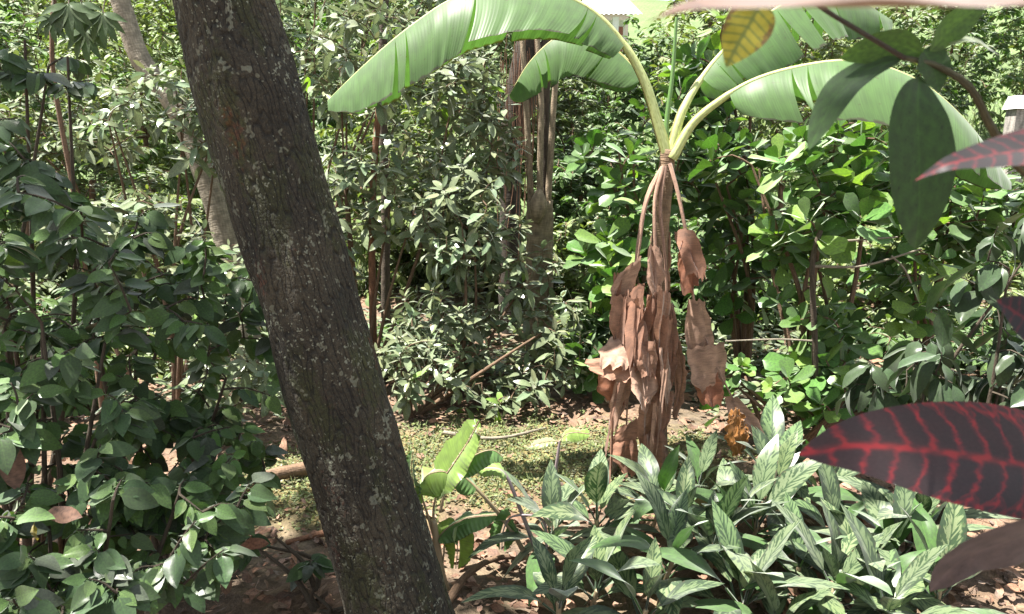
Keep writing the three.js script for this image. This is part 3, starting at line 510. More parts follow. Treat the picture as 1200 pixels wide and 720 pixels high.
pale('grey green shrub of whorled leaves in front of the dark trunk', 540, -5.5, [blob(540, 260, -5.5, 0.35, 0.45, 0.35), blob(520, 380, -5.4, 0.45, 0.4, 0.35), blob(610, 320, -5.6, 0.35, 0.45, 0.3, 0.9), blob(572, 170, -5.9, 0.3, 0.5, 0.3, 0.9)], 175, 122);
pale('low pale shrub with sunlit whorls at the edge of the litter', 480, -5.0, [blob(480, 430, -5.0, 0.35, 0.25, 0.3), blob(580, 440, -5.1, 0.4, 0.25, 0.3), blob(660, 400, -5.3, 0.3, 0.35, 0.3)], 105, 123, 0.13);
pale('slender shrub of whorled leaves beside the slanting pale trunk', 210, -5.3, [blob(190, 110, -5.3, 0.35, 0.3, 0.3), blob(250, 150, -5.4, 0.2, 0.35, 0.25), blob(120, 150, -5.2, 0.3, 0.2, 0.3, 0.5)], 78, 124, 0.14);
pale('grey green shrub of whorled leaves behind the dark broad leaved shrubs', 200, -4.6, [blob(260, 330, -4.6, 0.35, 0.4, 0.3), blob(120, 260, -4.8, 0.5, 0.3, 0.3), blob(280, 450, -4.5, 0.3, 0.3, 0.3)], 119, 125, 0.13);
pale('grey green shrub of whorled leaves reaching above the picture beside the mossy trunk', 360, -6.6, [blob(370, 20, -6.6, 0.4, 0.5, 0.3), blob(470, -10, -6.6, 0.5, 0.35, 0.3)], 76, 126, 0.15);

const droopGeos = geoSet({ W: 0.44, shape: 'elliptic', fold: 0.3, bend: 0.7, wave: 0.03, stalk: 0.12 });
shrub({ name: 'drooping_shrub', label: 'dark shrub of large drooping leaves below the pale hillside', base: flat(1.95, -3.1), blobs: [blob(1165, 300, -3.1, 0.22, 0.28, 0.25), blob(1140, 420, -3.0, 0.28, 0.22, 0.25), blob(1060, 440, -3.2, 0.25, 0.12, 0.2, 0.5), blob(1190, 450, -2.9, 0.2, 0.25, 0.2)], twigs: 42, seed: 131, geos: droopGeos, mats: tones([0.034, 0.08, 0.016], 4, 0.5, { coat: 0.35, cr: 0.3, tr: 0.3 }, 17), size: 0.17, leaves: 6, opts: { droop: 0.9, spread: 0.8 }, max: 200 });
{ // bare dry twigs in front of the rosette shrubs
  const root = thing('bare_twig', 'pale bare dry twigs poking out among the rosette shrubs', 'twig', flat(atZ(960, 480, -4.55).x, -4.55)), z = -4.5;
  part('twig', tube([root.position.clone(), atZ(955, 400, z), atZ(953, 300, z), atZ(962, 270, z)], (t) => mix(0.024, 0.016, t), 16, 7), M.darkBark, root);
  part('twig', tube([atZ(953, 312, z), atZ(1010, 312, z), atZ(1080, 292, z + 0.1)], (t) => mix(0.012, 0.006, t), 10, 5), M.greyBark, root);
  part('twig', tube([atZ(958, 285, z), atZ(1000, 282, z), atZ(1052, 278, z)], (t) => mix(0.011, 0.005, t), 10, 5), M.greyBark, root);
  part('twig', tube([atZ(1045, 300, z + 0.05), atZ(1060, 315, z + 0.05), atZ(1068, 332, z + 0.05)], 0.007, 8, 5), M.greyBark, root);
  part('twig', tube([atZ(954, 400, z), atZ(915, 398, z), atZ(850, 400, z)], (t) => mix(0.008, 0.005, t), 10, 5), M.greyBark, root);
}
{ // palmate leaves hanging at the top
  const z = -4.6, b = atZ(120, 480, z), root = thing('palmate_tree', 'slim plant with hanging hand shaped leaves beside the slanting pale trunk', 'plant', flat(b.x, z)), r = rng(141), g = leafGeo({ W: 0.3, shape: 'lance', fold: 0.2, bend: 0.6, stalk: 0.05 }), m = tones([0.07, 0.14, 0.03], 3, 0.3, { coat: 0.35, tr: 0.45 }, 22);
  part('stem', tube([root.position.clone(), atZ(90, 250, z), atZ(60, 60, z), atZ(70, -60, z)], (t) => mix(0.02, 0.012, t), 14, 6), M.brownBark, root);
  for (const [x, y, s] of [[80, 5, 0.22], [100, 35, 0.2], [95, 3, 0.18], [120, 15, 0.2], [62, 18, 0.16]]) {
    const c = atZ(x, y, z + 0.2 * r()); part('petiole', tube([atZ(66, -30, z), atZ(x, y - 25, z), c], 0.004, 8, 4), M.twig, root);
    for (let k = 0; k < 7; k++) { const a = (k - 3) * 0.5, o = solid('leaflet', g, m[k % 3], root); aim(c.clone().sub(root.position), V(Math.sin(a), -0.9 * Math.cos(a) - 0.2, 0.35), V(0, 0.4, 1), s * (1 - 0.08 * Math.abs(k - 3))).decompose(o.position, o.quaternion, o.scale); }
  }
}
console.log('shrubs');
// ---------------------------------------------------------------- banana plants
// A leaf along a midrib: one half blade on each side of the hint direction, sagging by near/far radians, torn into strips
function bladeAlong(pts, { W, near = 1, far = 0.7, hint = V(0, 0, 1), rows = 120, cols = 7, shape = (t) => Math.pow(Math.sin(PI * Math.min(1, 0.04 + 0.96 * Math.pow(t, 0.8))), 0.55), tears = 0, seed = 1, ripple = 0.0006, start = 0, curlEdge = 0.5, uvScale = 0.5, world = 0.5 }) {
  const curve = new THREE.CatmullRomCurve3(pts), len = curve.getLength() * (1 - start), r = rng(seed), out = [];
  const strips = (side) => { const cuts = [0]; for (let i = 0; i < tears; i++) cuts.push(0.08 + 0.86 * r()); cuts.push(1); cuts.sort((a, b) => a - b); return cuts.slice(1).map((b, i) => ({ a: cuts[i], b, dphi: (r() - 0.5) * 0.75, yaw: -0.01 - 0.03 * r(), w: 0.94 + 0.1 * r() })); };
  for (const side of [1, -1]) for (const st of strips(side)) {
    const n = Math.max(3, Math.round(rows * (st.b - st.a))), pos = [], uv = [], idx = [];
    for (let i = 0; i <= n; i++) {
      const t = mix(st.a, st.b, i / n), q = start + (1 - start) * t, P = curve.getPointAt(q), T = curve.getTangentAt(q), S = hint.clone().addScaledVector(T, -hint.dot(T)).normalize(), N = V(0, 0, 0).crossVectors(T, S); if (N.y < 0 && Math.abs(T.y) < 0.9) N.negate();
      if (pts.flipN) N.negate();
      const D = N.clone().multiplyScalar(-(1 - world)).add(V(0, -world, 0)).normalize(), w = W * shape(t) * st.w; let x = 0, y = 0;
      for (let j = 0; j <= cols; j++) {
        const u = j / cols, phi = (side > 0 ? near : far) + st.dphi * u + curlEdge * (u - 0.4), rip = ripple * Math.sin(t * len * 2 * PI / 0.021 + seed) * u + ripple * 6 * n2(t * len * 9, seed + side) * u;
        const p = P.clone().addScaledVector(S, side * (x + 0.01)).addScaledVector(D, y).addScaledVector(T, u * u * w * 0.22 + u * w * st.yaw * (i / n - 0.5) * 4).addScaledVector(S, side * rip).addScaledVector(N, rip);
        pos.push(p.x, p.y, p.z); uv.push(u, t * len * uvScale); x += Math.cos(phi) * w / cols; y += Math.sin(phi) * w / cols;
      }
    }
    const c = cols + 1;
    for (let i = 0; i < n; i++) for (let j = 0; j < cols; j++) { const a = i * c + j, b = a + c; side > 0 ? idx.push(a, b, a + 1, a + 1, b, b + 1) : idx.push(a, a + 1, b, a + 1, b + 1, b); }
    out.push(build(pos, uv, idx));
  }
  return mergeGeometries(out);
}
const bananaM = leafMat(rgb(0.078, 0.185, 0.03), { map: bananaTex, coat: 0.35, cr: 0.4, tr: 0.48 });
const petioleTex = dataTex(64, 256, (u, v) => { const e = Math.exp(-Math.pow((Math.abs(u - 0.5) - 0.22) / 0.035, 2)), n = 0.06 * n2(u * 20, v * 3) + 0.05 * n2(u * 9, v * 20), sp = n2(u * 12, v * 26) > 0.7 ? 0.12 : 0; return [mix(0.66 + n, 0.42, e) - sp, mix(0.70 + n, 0.30, e) - sp * 1.2, mix(0.45 + n, 0.15, e) - sp]; });
const petioleM = new THREE.MeshPhysicalMaterial({ map: petioleTex, roughness: 0.6, clearcoat: 0.3 });
const dryM = [deadMat([0.47, 0.26, 0.17], 0.35), deadMat([0.36, 0.18, 0.11], 0.35), deadMat([0.55, 0.355, 0.26], 0.3), deadMat([0.46, 0.18, 0.09], 0.45)];
const px2m = (px, z) => px / FPX * Math.abs(z);
// crumpled dead blade hanging along a path
function deadSheet(pts, W, seed, { rows = 46, cols = 26, pleat = 0.35, turns = 2.3, tilt = 0, shape = (t) => Math.pow(Math.sin(PI * (0.06 + 0.9 * t)), 0.6) } = {}) {
  const c = new THREE.CatmullRomCurve3(pts), pos = [], uv = [], idx = [], len = c.getLength();
  for (let i = 0; i <= rows; i++) {
    const t = i / rows, P = c.getPointAt(t), T = c.getTangentAt(t), S = V(Math.cos(tilt), 0, Math.sin(tilt)); S.addScaledVector(T, -S.dot(T)).normalize(); const N = V(0, 0, 0).crossVectors(S, T);
    for (let j = 0; j <= cols; j++) {
      const s = j / cols * 2 - 1, edge = 1 + 0.28 * n2(t * 7 + seed, s > 0 ? 3 : 8) + 0.2 * n2(t * 19, seed + (s > 0 ? 1 : 5)), w = W * shape(t) * edge;
      const q = s * turns * PI + 1.4 * n2(t * 2.2 + seed, s * 1.5), f = pleat * W * (0.55 * Math.sin(q) + 0.45 * n2(s * 2.4 + seed * 3, t * len * 5) + 0.22 * n2(s * 6, t * len * 14 + seed) + 0.10 * n2(s * 14, t * len * 30 + seed));
      const x = s * w * 0.5 + 0.08 * W * Math.cos(q) + 0.06 * W * n2(t * 6, s * 3 + seed), y = 0.10 * W * n2(s * 3 + seed, t * 4) - Math.abs(s) * W * 0.12 * (1 + n2(seed, s * 4));
      pos.push(P.x + S.x * x + N.x * f, P.y + S.y * x + N.y * f + y, P.z + S.z * x + N.z * f); uv.push(s * 0.5 + 0.5, t * len);
    }
  }
  const k = cols + 1;
  for (let i = 0; i < rows; i++) for (let j = 0; j < cols; j++) { const a = i * k + j, b = a + k; idx.push(a, b, a + 1, a + 1, b, b + 1); }
  return build(pos, uv, idx);
}
{
  const z = -4, P = (x, y, dz = 0) => atZ(x, y, z + dz), b = P(772, 572), root = thing('banana_plant', 'tall banana plant with arching green leaves and a skirt of dead brown leaves', 'banana plant', V(b.x, H(b.x, z), z)), o = root.position;
  const crown = P(783, 186);
  const stem = part('pseudostem', tube([o.clone().add(V(0, -0.1, 0)), P(770, 450), P(772, 330), P(776, 240), crown.clone().add(V(0, 0.05, 0))], (t) => mix(0.062, 0.042, t), 60, 20, (v, a) => 1 + 0.12 * n2(Math.cos(a) * 1.6, v * 1.3 + Math.sin(a)) + 0.05 * n2(a * 3, v * 10)), new THREE.MeshPhysicalMaterial({ color: rgb(0.26, 0.18, 0.11), map: deadTex, roughness: 0.85, bumpMap: deadTex, bumpScale: 0.01 }), root);
  const r = rng(71);
  for (let i = 0; i < 4; i++) { const a = i * 1.5, y0 = 0.4 + 0.2 * i; part('dry_sheath', deadSheet([o.clone().add(V(Math.cos(a) * 0.05, y0 + 0.5, Math.sin(a) * 0.06 + 0.03)), o.clone().add(V(Math.cos(a) * 0.09, y0 + 0.25, Math.sin(a) * 0.09 + 0.04)), o.clone().add(V(Math.cos(a) * 0.07, y0, Math.sin(a) * 0.07 + 0.03))], 0.07, 20 + i, { pleat: 0.2, rows: 20, cols: 10 }), dryM[i % 3], stem, root); }
  const leaf = (mid, opts, petR = 0.03, label) => {
    const g = new THREE.Group(); g.name = 'leaf'; if (label) g.userData.label = label; root.add(g);
    if (opts.flipN) mid.flipN = true;
    const start = opts.start ?? 0.2;
    part('midrib', tube(mid, (t) => t < start ? mix(petR, petR * 0.62, t / start) : mix(petR * 0.5, 0.003, (t - start) / (1 - start)), 60, 9, (v, a) => 1 - 0.25 * Math.max(0, Math.cos(a))), petioleM, g, root);
    part('blade', bladeAlong(mid, opts), bananaM, g, root);
    return g;
  };
  leaf([crown, P(771, 145), P(755, 95), P(731, 52), P(695, 14), P(650, -8), P(595, -14), P(535, -2), P(478, 34), P(428, 76), P(384, 118)], { W: 0.36, near: 1.0, far: 0.85, start: 0.26, tears: 5, seed: 3, rows: 260, world: 0.55, shape: (t) => Math.pow(Math.sin(PI * clamp(0.05 + 0.93 * t)), 0.5) * (t > 0.9 ? 1 - (t - 0.9) * 3 : 1) }, 0.036, 'arching leaf with torn blade and pale midrib');
  leaf([crown.clone().add(V(0, 0, -0.05)), P(764, 130, -0.15), P(748, 88, -0.2), P(722, 60, -0.25), P(690, 42, -0.28), P(655, 44, -0.3), P(622, 72, -0.3), P(597, 112, -0.28)], { W: 0.27, near: 1.15, far: 0.9, start: 0.32, tears: 3, seed: 5, rows: 160, world: 0.5 }, 0.026);
  leaf([crown.clone().add(V(0.01, 0, 0)), P(798, 135), P(820, 95, -0.05), P(850, 58, -0.1), P(890, 24, -0.15), P(940, -4, -0.2), P(995, -4, -0.25), P(1045, 24, -0.3)], { W: 0.36, near: 1.1, far: 0.8, start: 0.26, tears: 6, seed: 7, rows: 180, world: 0.6 }, 0.032);
  leaf([crown.clone().add(V(0.015, 0, 0.03)), P(812, 145, 0.05), P(845, 117, 0.1), P(880, 96, 0.15), P(930, 80, 0.2), P(1000, 72, 0.3), P(1070, 92, 0.4), P(1130, 140, 0.5), P(1185, 215, 0.55)], { W: 0.36, near: 0.95, far: 0.55, start: 0.22, tears: 3, seed: 9, rows: 200, world: 0.7 }, 0.03, 'broad drooping leaf with blade hanging open');
  part('spear_leaf', tube([crown, P(781, 150, -0.02), P(788, 90, -0.02), P(793, 20, -0.02)], (t) => mix(0.016, 0.008, t), 20, 8), leafMat(rgb(0.10, 0.20, 0.05), { map: null, tr: 0 }), root);
  // dead blades hang as torn panels: corners top left, top right, bottom left, bottom right (pixel, pixel, step towards the camera)
  const panel = (tl, tr, bl, br, seed, crease = 0.02) => {
    const wide = (a, b) => { const k = 0.08 * (b[0] - a[0]); return [P(a[0] - k, a[1], a[2]), P(b[0] + k, b[1], b[2])]; }, [A, B] = wide(tl, tr), [C, D] = wide(bl, br), R = 28, K = 24, pos = [], uv = [], idx = [], wid = A.distanceTo(B) + C.distanceTo(D), hgt = A.distanceTo(C);
    for (let i = 0; i <= R; i++) for (let j = 0; j <= K; j++) {
      const t = i / R, s = j / K, rag = sstep(0.5, 1, t) * (0.14 * n2(s * 2.2 + seed, 1) + 0.04 * n2(s * 9, seed)) + (1 - sstep(0, 0.3, t)) * 0.04 * n2(s * 3, seed + 4), sr = s + (0.07 * n2(t * 2.5 + seed, s > 0.5 ? 2 : 7) + 0.015 * n2(t * 14, seed + s)) * Math.abs(s - 0.5) * 2, tt = t + rag, sq = 0.5 + (sr - 0.5) * (1 - 0.5 * sstep(0.5, 1, t)) + 0.12 * sstep(0.5, 1, t) * Math.sin(seed * 3.1);
      const ridge = (x) => 1 - 2 * Math.abs(x - Math.round(x)) * 2, slant = 0.35 * Math.sin(seed * 1.7), p = A.clone().lerp(B, sq).lerp(C.clone().lerp(D, sq), tt);
      const f = crease * (0.5 * ridge(s * 1.5 + t * slant + 0.1 * n2(t * 2, seed) + seed * 0.37) + 0.9 * n2(s * 0.9 + seed * 2, t * 0.6) + 0.22 * ridge(s * 4.2 - t * slant * 2 + 0.25 * n2(s * 2, t * 3 + seed)) * n2(s * 2 + seed, t * 2) + 0.07 * n2(s * 12, t * 8 + seed)) + 0.05 * (s - 0.5) * Math.sin(seed * 2.3) + 0.02 * sstep(0.7, 1, t) * n2(s * 2, seed) + 0.10 * Math.sin(seed * 5.1) * (t - 0.2);
      pos.push(p.x + 0.3 * f, p.y + 0.2 * f, p.z + f); uv.push(s * wid * 2, t * hgt * 2);
    }
    for (let i = 0; i < R; i++) for (let j = 0; j < K; j++) { const a = i * (K + 1) + j, b = a + K + 1; idx.push(a, b, a + 1, a + 1, b, b + 1); }
    return build(pos, uv, idx);
  };
  const dead = (petioles, panels, pr = 0.011) => {
    const g = new THREE.Group(); g.name = 'dead_leaf'; root.add(g);
    for (const pt of petioles) part('petiole', tube(pt, (t) => mix(pr, pr * 0.45, t), 24, 7), dryM[2], g, root);
    panels.forEach(([tl, tr, bl, br, m, cr], i) => part('blade', panel(tl, tr, bl, br, 3 + i * 2.7 + panels.length, cr), dryM[m], g, root));
  };
  dead([[P(776, 196, 0.05), P(760, 225, 0.1), P(750, 270, 0.14), P(743, 330, 0.15), P(738, 420, 0.15), P(734, 500, 0.15)], [P(774, 200, 0.06), P(757, 240, 0.13), P(748, 300, 0.16), P(740, 345, 0.17)]], [
    [[726, 322, 0.16], [746, 300, 0.2], [720, 352, 0.22], [742, 362, 0.16], 2], [[720, 346, 0.16], [744, 350, 0.2], [716, 412, 0.2], [738, 402, 0.12], 0], [[722, 395, 0.1], [742, 385, 0.2], [692, 424, 0.26], [738, 440, 0.2], 2, 0.015], [[692, 422, 0.26], [738, 415, 0.18], [695, 442, 0.26], [736, 446, 0.2], 0, 0.012],
    [[706, 438, 0.14], [736, 438, 0.14], [704, 476, 0.12], [733, 474, 0.14], 3, 0.01], [[728, 430, 0.2], [744, 425, 0.22], [719, 508, 0.22], [734, 498, 0.18], 2], [[730, 500, 0.18], [744, 490, 0.16], [714, 530, 0.24], [741, 545, 0.18], 0], [[724, 520, 0.2], [742, 515, 0.2], [716, 552, 0.22], [744, 556, 0.18], 1], [[736, 345, 0.2], [752, 330, 0.2], [730, 430, 0.24], [744, 420, 0.2], 1]]);
  dead([[P(778, 195, 0.06), P(768, 230, 0.13), P(768, 300, 0.18), P(766, 400, 0.2), P(764, 500, 0.18)], [P(780, 195, 0.06), P(774, 240, 0.12), P(780, 310, 0.15), P(782, 400, 0.16)]], [
    [[760, 288, 0.18], [774, 290, 0.2], [754, 350, 0.26], [784, 352, 0.2], 2, 0.03], [[756, 345, 0.2], [772, 345, 0.27], [748, 405, 0.3], [770, 412, 0.22], 1, 0.03], [[768, 340, 0.26], [786, 345, 0.16], [766, 420, 0.28], [789, 415, 0.18], 0, 0.03], [[746, 400, 0.22], [768, 400, 0.3], [738, 440, 0.28], [768, 444, 0.24], 0, 0.03],
    [[740, 430, 0.26], [770, 432, 0.26], [736, 476, 0.28], [767, 474, 0.24], 2, 0.018], [[770, 408, 0.24], [788, 408, 0.16], [771, 470, 0.26], [792, 478, 0.18], 2, 0.03], [[750, 465, 0.2], [772, 465, 0.22], [748, 520, 0.26], [770, 530, 0.22], 0, 0.03], [[768, 460, 0.2], [790, 462, 0.14], [768, 525, 0.24], [786, 520, 0.18], 1, 0.03], [[752, 510, 0.2], [778, 505, 0.2], [746, 560, 0.22], [784, 564, 0.2], 1, 0.03], [[744, 350, 0.16], [758, 350, 0.22], [740, 460, 0.2], [756, 450, 0.26], 2, 0.02]]);
  dead([[P(785, 192, 0.06), P(793, 220, 0.12), P(802, 262, 0.16), P(810, 310, 0.16), P(813, 352, 0.16), P(836, 420, 0.18), P(860, 470, 0.18)]], [
    [[799, 270, 0.14], [808, 268, 0.22], [796, 318, 0.2], [814, 332, 0.2], 1, 0.045], [[803, 280, 0.2], [815, 292, 0.14], [803, 345, 0.22], [822, 332, 0.14], 3, 0.045], [[808, 352, 0.14], [820, 352, 0.2], [816, 440, 0.26], [848, 425, 0.18], 2, 0.022], [[812, 410, 0.22], [842, 400, 0.18], [822, 474, 0.28], [858, 464, 0.18], 2, 0.018], [[816, 440, 0.18], [836, 435, 0.16], [824, 478, 0.2], [846, 476, 0.18], 3, 0.02],
    [[856, 466, 0.18], [864, 466, 0.2], [852, 505, 0.24], [888, 510, 0.18], 2, 0.015]]);
  { const q = rng(79), g = new THREE.Group(); g.name = 'dead_leaf'; root.add(g);
    for (let i = 0; i < 11; i++) { const x = 712 + 80 * q(), y = 300 + 190 * q(), l = 40 + 90 * q(), w = 3 + 8 * q(), dz = 0.12 + 0.18 * q(), k = 14 * (q() - 0.5); part('shred', panel([x, y, dz], [x + w, y, dz + 0.02], [x + k, y + l, dz + 0.05 * q()], [x + k + w * 0.6, y + l * 0.95, dz + 0.05], 40 + i * 1.3, 0.012), dryM[i % 3], g, root); } }
  { const g = part('dying_blade', deadSheet([P(862, 478, 0.3), P(864, 505, 0.34), P(866, 530, 0.34)], 0.12, 12, { turns: 0.6, pleat: 0.15 }), deadMat([0.55, 0.24, 0.04], 0.4), root); g.userData.label = 'orange yellow tip of a dying leaf'; }
}
const cordate = (t) => t < 0.04 ? 0.55 : Math.pow(Math.sin(PI * Math.min(1, 0.2 + 0.8 * t)), 0.8);
const youngM = leafMat(rgb(0.22, 0.36, 0.04), { map: bananaTex, coat: 0.5, tr: 0.5 }), youngG = leafMat(rgb(0.09, 0.21, 0.035), { map: bananaTex, coat: 0.6, tr: 0.42 }), stalkM = new THREE.MeshPhysicalMaterial({ color: rgb(0.26, 0.20, 0.12), roughness: 0.6, clearcoat: 0.3 }), purpleM = new THREE.MeshPhysicalMaterial({ color: rgb(0.22, 0.17, 0.18), roughness: 0.5, clearcoat: 0.4 });
function leafy(root, mid, opts, mat, r0, sm) {
  const g = new THREE.Group(); g.name = 'leaf'; root.add(g);
  const start = opts.start ?? 0.4;
  part('petiole', tube(mid, (t) => t < start ? mix(r0, r0 * 0.6, t / start) : mix(r0 * 0.5, 0.002, (t - start) / (1 - start)), 40, 7), sm, g, root);
  part('blade', bladeAlong(mid, { rows: 60, cols: 6, ripple: 0.002, ...opts }), mat, g, root);
}
{
  const z = -2.85, P = (x, y, dz = 0) => atZ(x, y, z + dz), b = P(525, 722), root = thing('young_banana', 'young banana plant with yellow green leaves growing beside the mossy trunk', 'banana plant', V(b.x, H(b.x, z), z)), f = root.position.clone();
  part('pseudostem', tube([f.clone().add(V(0, -0.03, 0)), P(518, 680), P(512, 640), P(508, 610)], (t) => mix(0.024, 0.014, t), 20, 9), stalkM, root);
  leafy(root, [P(510, 625), P(508, 598), P(515, 570), P(532, 543), P(549, 517), P(561, 494)], { W: 0.085, near: 0.2, far: -0.5, start: 0.3, seed: 3, hint: V(0.5, 0, 1).normalize() }, youngM, 0.008, stalkM);
  leafy(root, [P(509, 630), P(500, 600), P(494, 577), P(500, 558), P(520, 553), P(534, 563)], { W: 0.12, near: 1.1, far: 0.4, start: 0.4, seed: 4 }, youngM, 0.008, stalkM);
  leafy(root, [P(511, 640), P(513, 632), P(526, 618), P(548, 607), P(582, 603)], { W: 0.075, near: 0.9, far: 0.3, start: 0.12, seed: 5 }, youngG, 0.008, stalkM);
  leafy(root, [P(516, 600), P(522, 575), P(540, 548), P(560, 532), P(578, 528), P(590, 536)], { W: 0.07, near: 1.1, far: 0.8, start: 0.45, seed: 6 }, youngG, 0.007, stalkM);
  leafy(root, [P(516, 690), P(520, 650), P(523, 625), P(532, 622), P(536, 640), P(534, 667)], { W: 0.06, near: 0.2, far: 0.2, start: 0.45, seed: 7, hint: V(1, 0, 0.2).normalize(), world: 0 }, youngM, 0.006, stalkM);
  leafy(root, [P(505, 640), P(492, 600), P(486, 575), P(482, 548), P(484, 530)], { W: 0.06, near: 0.4, far: 0.4, start: 0.35, seed: 8, hint: V(0.6, 0, 0.8).normalize() }, youngG, 0.007, stalkM);
}
{
  const z = -2.95, P = (x, y, dz = 0) => atZ(x, y, z + dz), b = P(640, 690), root = thing('taro_plant', 'taro plant with long purple stalks and arrow shaped leaves beside the aglaonema', 'plant', V(b.x, H(b.x, z), z)), f = root.position.clone();
  leafy(root, [f.clone(), P(632, 655), P(612, 603), P(588, 552), P(572, 549), P(553, 551)], { W: 0.075, near: 0.5, far: -0.3, start: 0.76, seed: 3, shape: cordate, hint: V(0.2, 0.5, 1).normalize() }, youngM, 0.013, purpleM);
  leafy(root, [f.clone(), P(628, 668), P(598, 620), P(556, 570), P(543, 558), P(530, 545)], { W: 0.07, near: 0.9, far: 0.2, start: 0.78, seed: 4, shape: cordate }, youngG, 0.014, stalkM);
  leafy(root, [f.clone().add(V(0.01, 0, 0)), P(640, 660, 0.05), P(636, 610, 0.02), P(600, 606, 0.02), P(590, 622), P(588, 645)], { W: 0.06, near: 0.3, far: 0.3, start: 0.7, seed: 6, shape: cordate, hint: V(1, 0, 0.3).normalize(), world: 0 }, youngG, 0.008, purpleM);
}
{
  const z = -3.3, P = (x, y, dz = 0) => atZ(x, y, z + dz), b = P(640, 655), root = thing('young_seedling', 'thin upright seedling topped by two narrow leaves above the mossy clearing', 'plant', V(b.x, H(b.x, z), z)), f = root.position.clone();
  part('stem', tube([f, P(646, 597), P(650, 560), P(656, 517)], (t) => mix(0.011, 0.007, t), 16, 7), purpleM, root);
  leafy(root, [P(656, 518), P(648, 517), P(634, 519), P(617, 524)], { W: 0.03, near: 0.5, far: -0.1, start: 0.1, seed: 2 }, leafMat(rgb(0.30, 0.36, 0.16), { map: bananaTex }), 0.005, stalkM);
  leafy(root, [P(656, 518), P(662, 510), P(674, 507), P(691, 509)], { W: 0.045, near: 0.7, far: -0.1, start: 0.1, seed: 5 }, youngM, 0.005, stalkM);
}
{ // big pale leaf lying behind the dark shrubs
  const z = -2.55, P = (x, y, dz = 0) => atZ(x, y, z + dz), b = P(180, 700), root = thing('broad_taro', 'taro with one broad pale green leaf among the dark shrubs', 'plant', V(b.x, H(b.x, z), z));
  leafy(root, [root.position.clone(), P(176, 620), P(192, 572), P(225, 588), P(258, 606), P(285, 610)], { W: 0.11, near: 0.5, far: -0.2, start: 0.45, seed: 2, shape: cordate }, leafMat(rgb(0.24, 0.36, 0.18), { map: bananaTex, coat: 0.5, tr: 0.4 }), 0.009, stalkM);
}
console.log('bananas');

// ---------------------------------------------------------------- aglaonema bed
const aglaGeos = [0, 1, 2, 3, 4].map((k) => leafGeo({ W: 0.33, shape: 'lance', fold: 0.28 - 0.04 * k, bend: 0.35 + 0.28 * k, wave: 0.022, twist: 0.25 * Math.sin(k * 2), rows: 10, half: 3, stalk: 0.28, stalkR: 0.018, seed: k * 2 }));
const aglaMats = [[1, 1, 1], [0.85, 0.92, 0.8], [1.2, 1.15, 1.05], [0.75, 0.95, 0.65], [1, 1.05, 0.8], [0.7, 0.78, 0.65]].map(([a, b, c], i) => leafMat(rgb(a * 0.34, b * 0.36, c * 0.28), { map: aglaTexes[i % 3], coat: 0.7, cr: 0.33, tr: 0.28 })), aglaGreen = leafMat(rgb(0.06, 0.17, 0.015), { coat: 0.6, tr: 0.42 });
const yellowM = leafMat(rgb(0.50, 0.40, 0.03), { coat: 0.2, tr: 0.4 });
const aglaLabel = (i) => [0, 1, 3, 20].includes(i) ? 'silver streaked aglaonema growing against the purple taro stalks' : [2, 13].includes(i) ? 'silver streaked aglaonema at the foot of the dead banana leaves' : [14, 15].includes(i) ? 'silver streaked aglaonema behind the bed, below the orange dying banana tip' : [10, 11, 12, 16, 19, 23, 24, 27].includes(i) ? 'silver streaked aglaonema growing below the crimson veined croton leaf' : 'silver streaked aglaonema in the middle of the crowded bed';
const AG = 'silver streaked aglaonema plants in the bed';
[[640, 690, -3.0], [705, 668, -3.05], [760, 640, -3.25], [690, 735, -2.65], [770, 715, -2.72], [845, 655, -3.15], [850, 735, -2.62], [915, 625, -3.35], [930, 700, -2.8], [975, 660, -3.05], [1010, 740, -2.6], [1045, 690, -2.85], [1090, 745, -2.55], [820, 600, -3.5], [895, 580, -3.6], [960, 600, -3.5], [1075, 665, -3.0], [740, 770, -2.45], [910, 780, -2.42], [1050, 790, -2.4], [655, 765, -2.45], [830, 690, -2.9], [880, 660, -3.1], [1000, 700, -2.75], [790, 670, -3.0], [960, 745, -2.55]].forEach(([px, py, z], i) => {
  const r = rng(500 + i), p = atZ(px, py, z), y0 = H(p.x, z), root = thing('aglaonema', aglaLabel(i), 'aglaonema', V(p.x, y0, z), AG), h = 0.12 + 0.13 * r(), lean = V((r() - 0.5) * 0.12, h, (r() - 0.5) * 0.1 + 0.03);
  solid('stem', tube([V(0, -0.03, 0), lean.clone().multiplyScalar(0.5), lean], 0.011, 6, 6), stalkM, root);
  const n = 8 + Math.floor(r() * 4), a0 = r() * 6;
  for (let k = 0; k < n; k++) {
    const a = a0 + k * 2.4, q = k / (n - 1), el = mix(0.4, 1.32, q) + (r() - 0.5) * 0.2, s = (0.22 + 0.19 * r()) * (q > 0.85 ? 0.85 : 1), o = solid('leaf', aglaGeos[Math.min(4, Math.floor((1 - q) * 3 + r() * 2))], r() < 0.14 ? aglaGreen : aglaMats[Math.floor(r() * 6)], root);
    aim(lean.clone().multiplyScalar(0.45 + 0.55 * q), V(Math.cos(a) * Math.cos(el), Math.sin(el), Math.sin(a) * Math.cos(el)), V((r() - 0.5) * 0.3, 1, (r() - 0.5) * 0.3), s, (r() - 0.5) * 0.5).decompose(o.position, o.quaternion, o.scale);
  }
});
const witheredM = deadMat([0.20, 0.115, 0.08], 0.15);
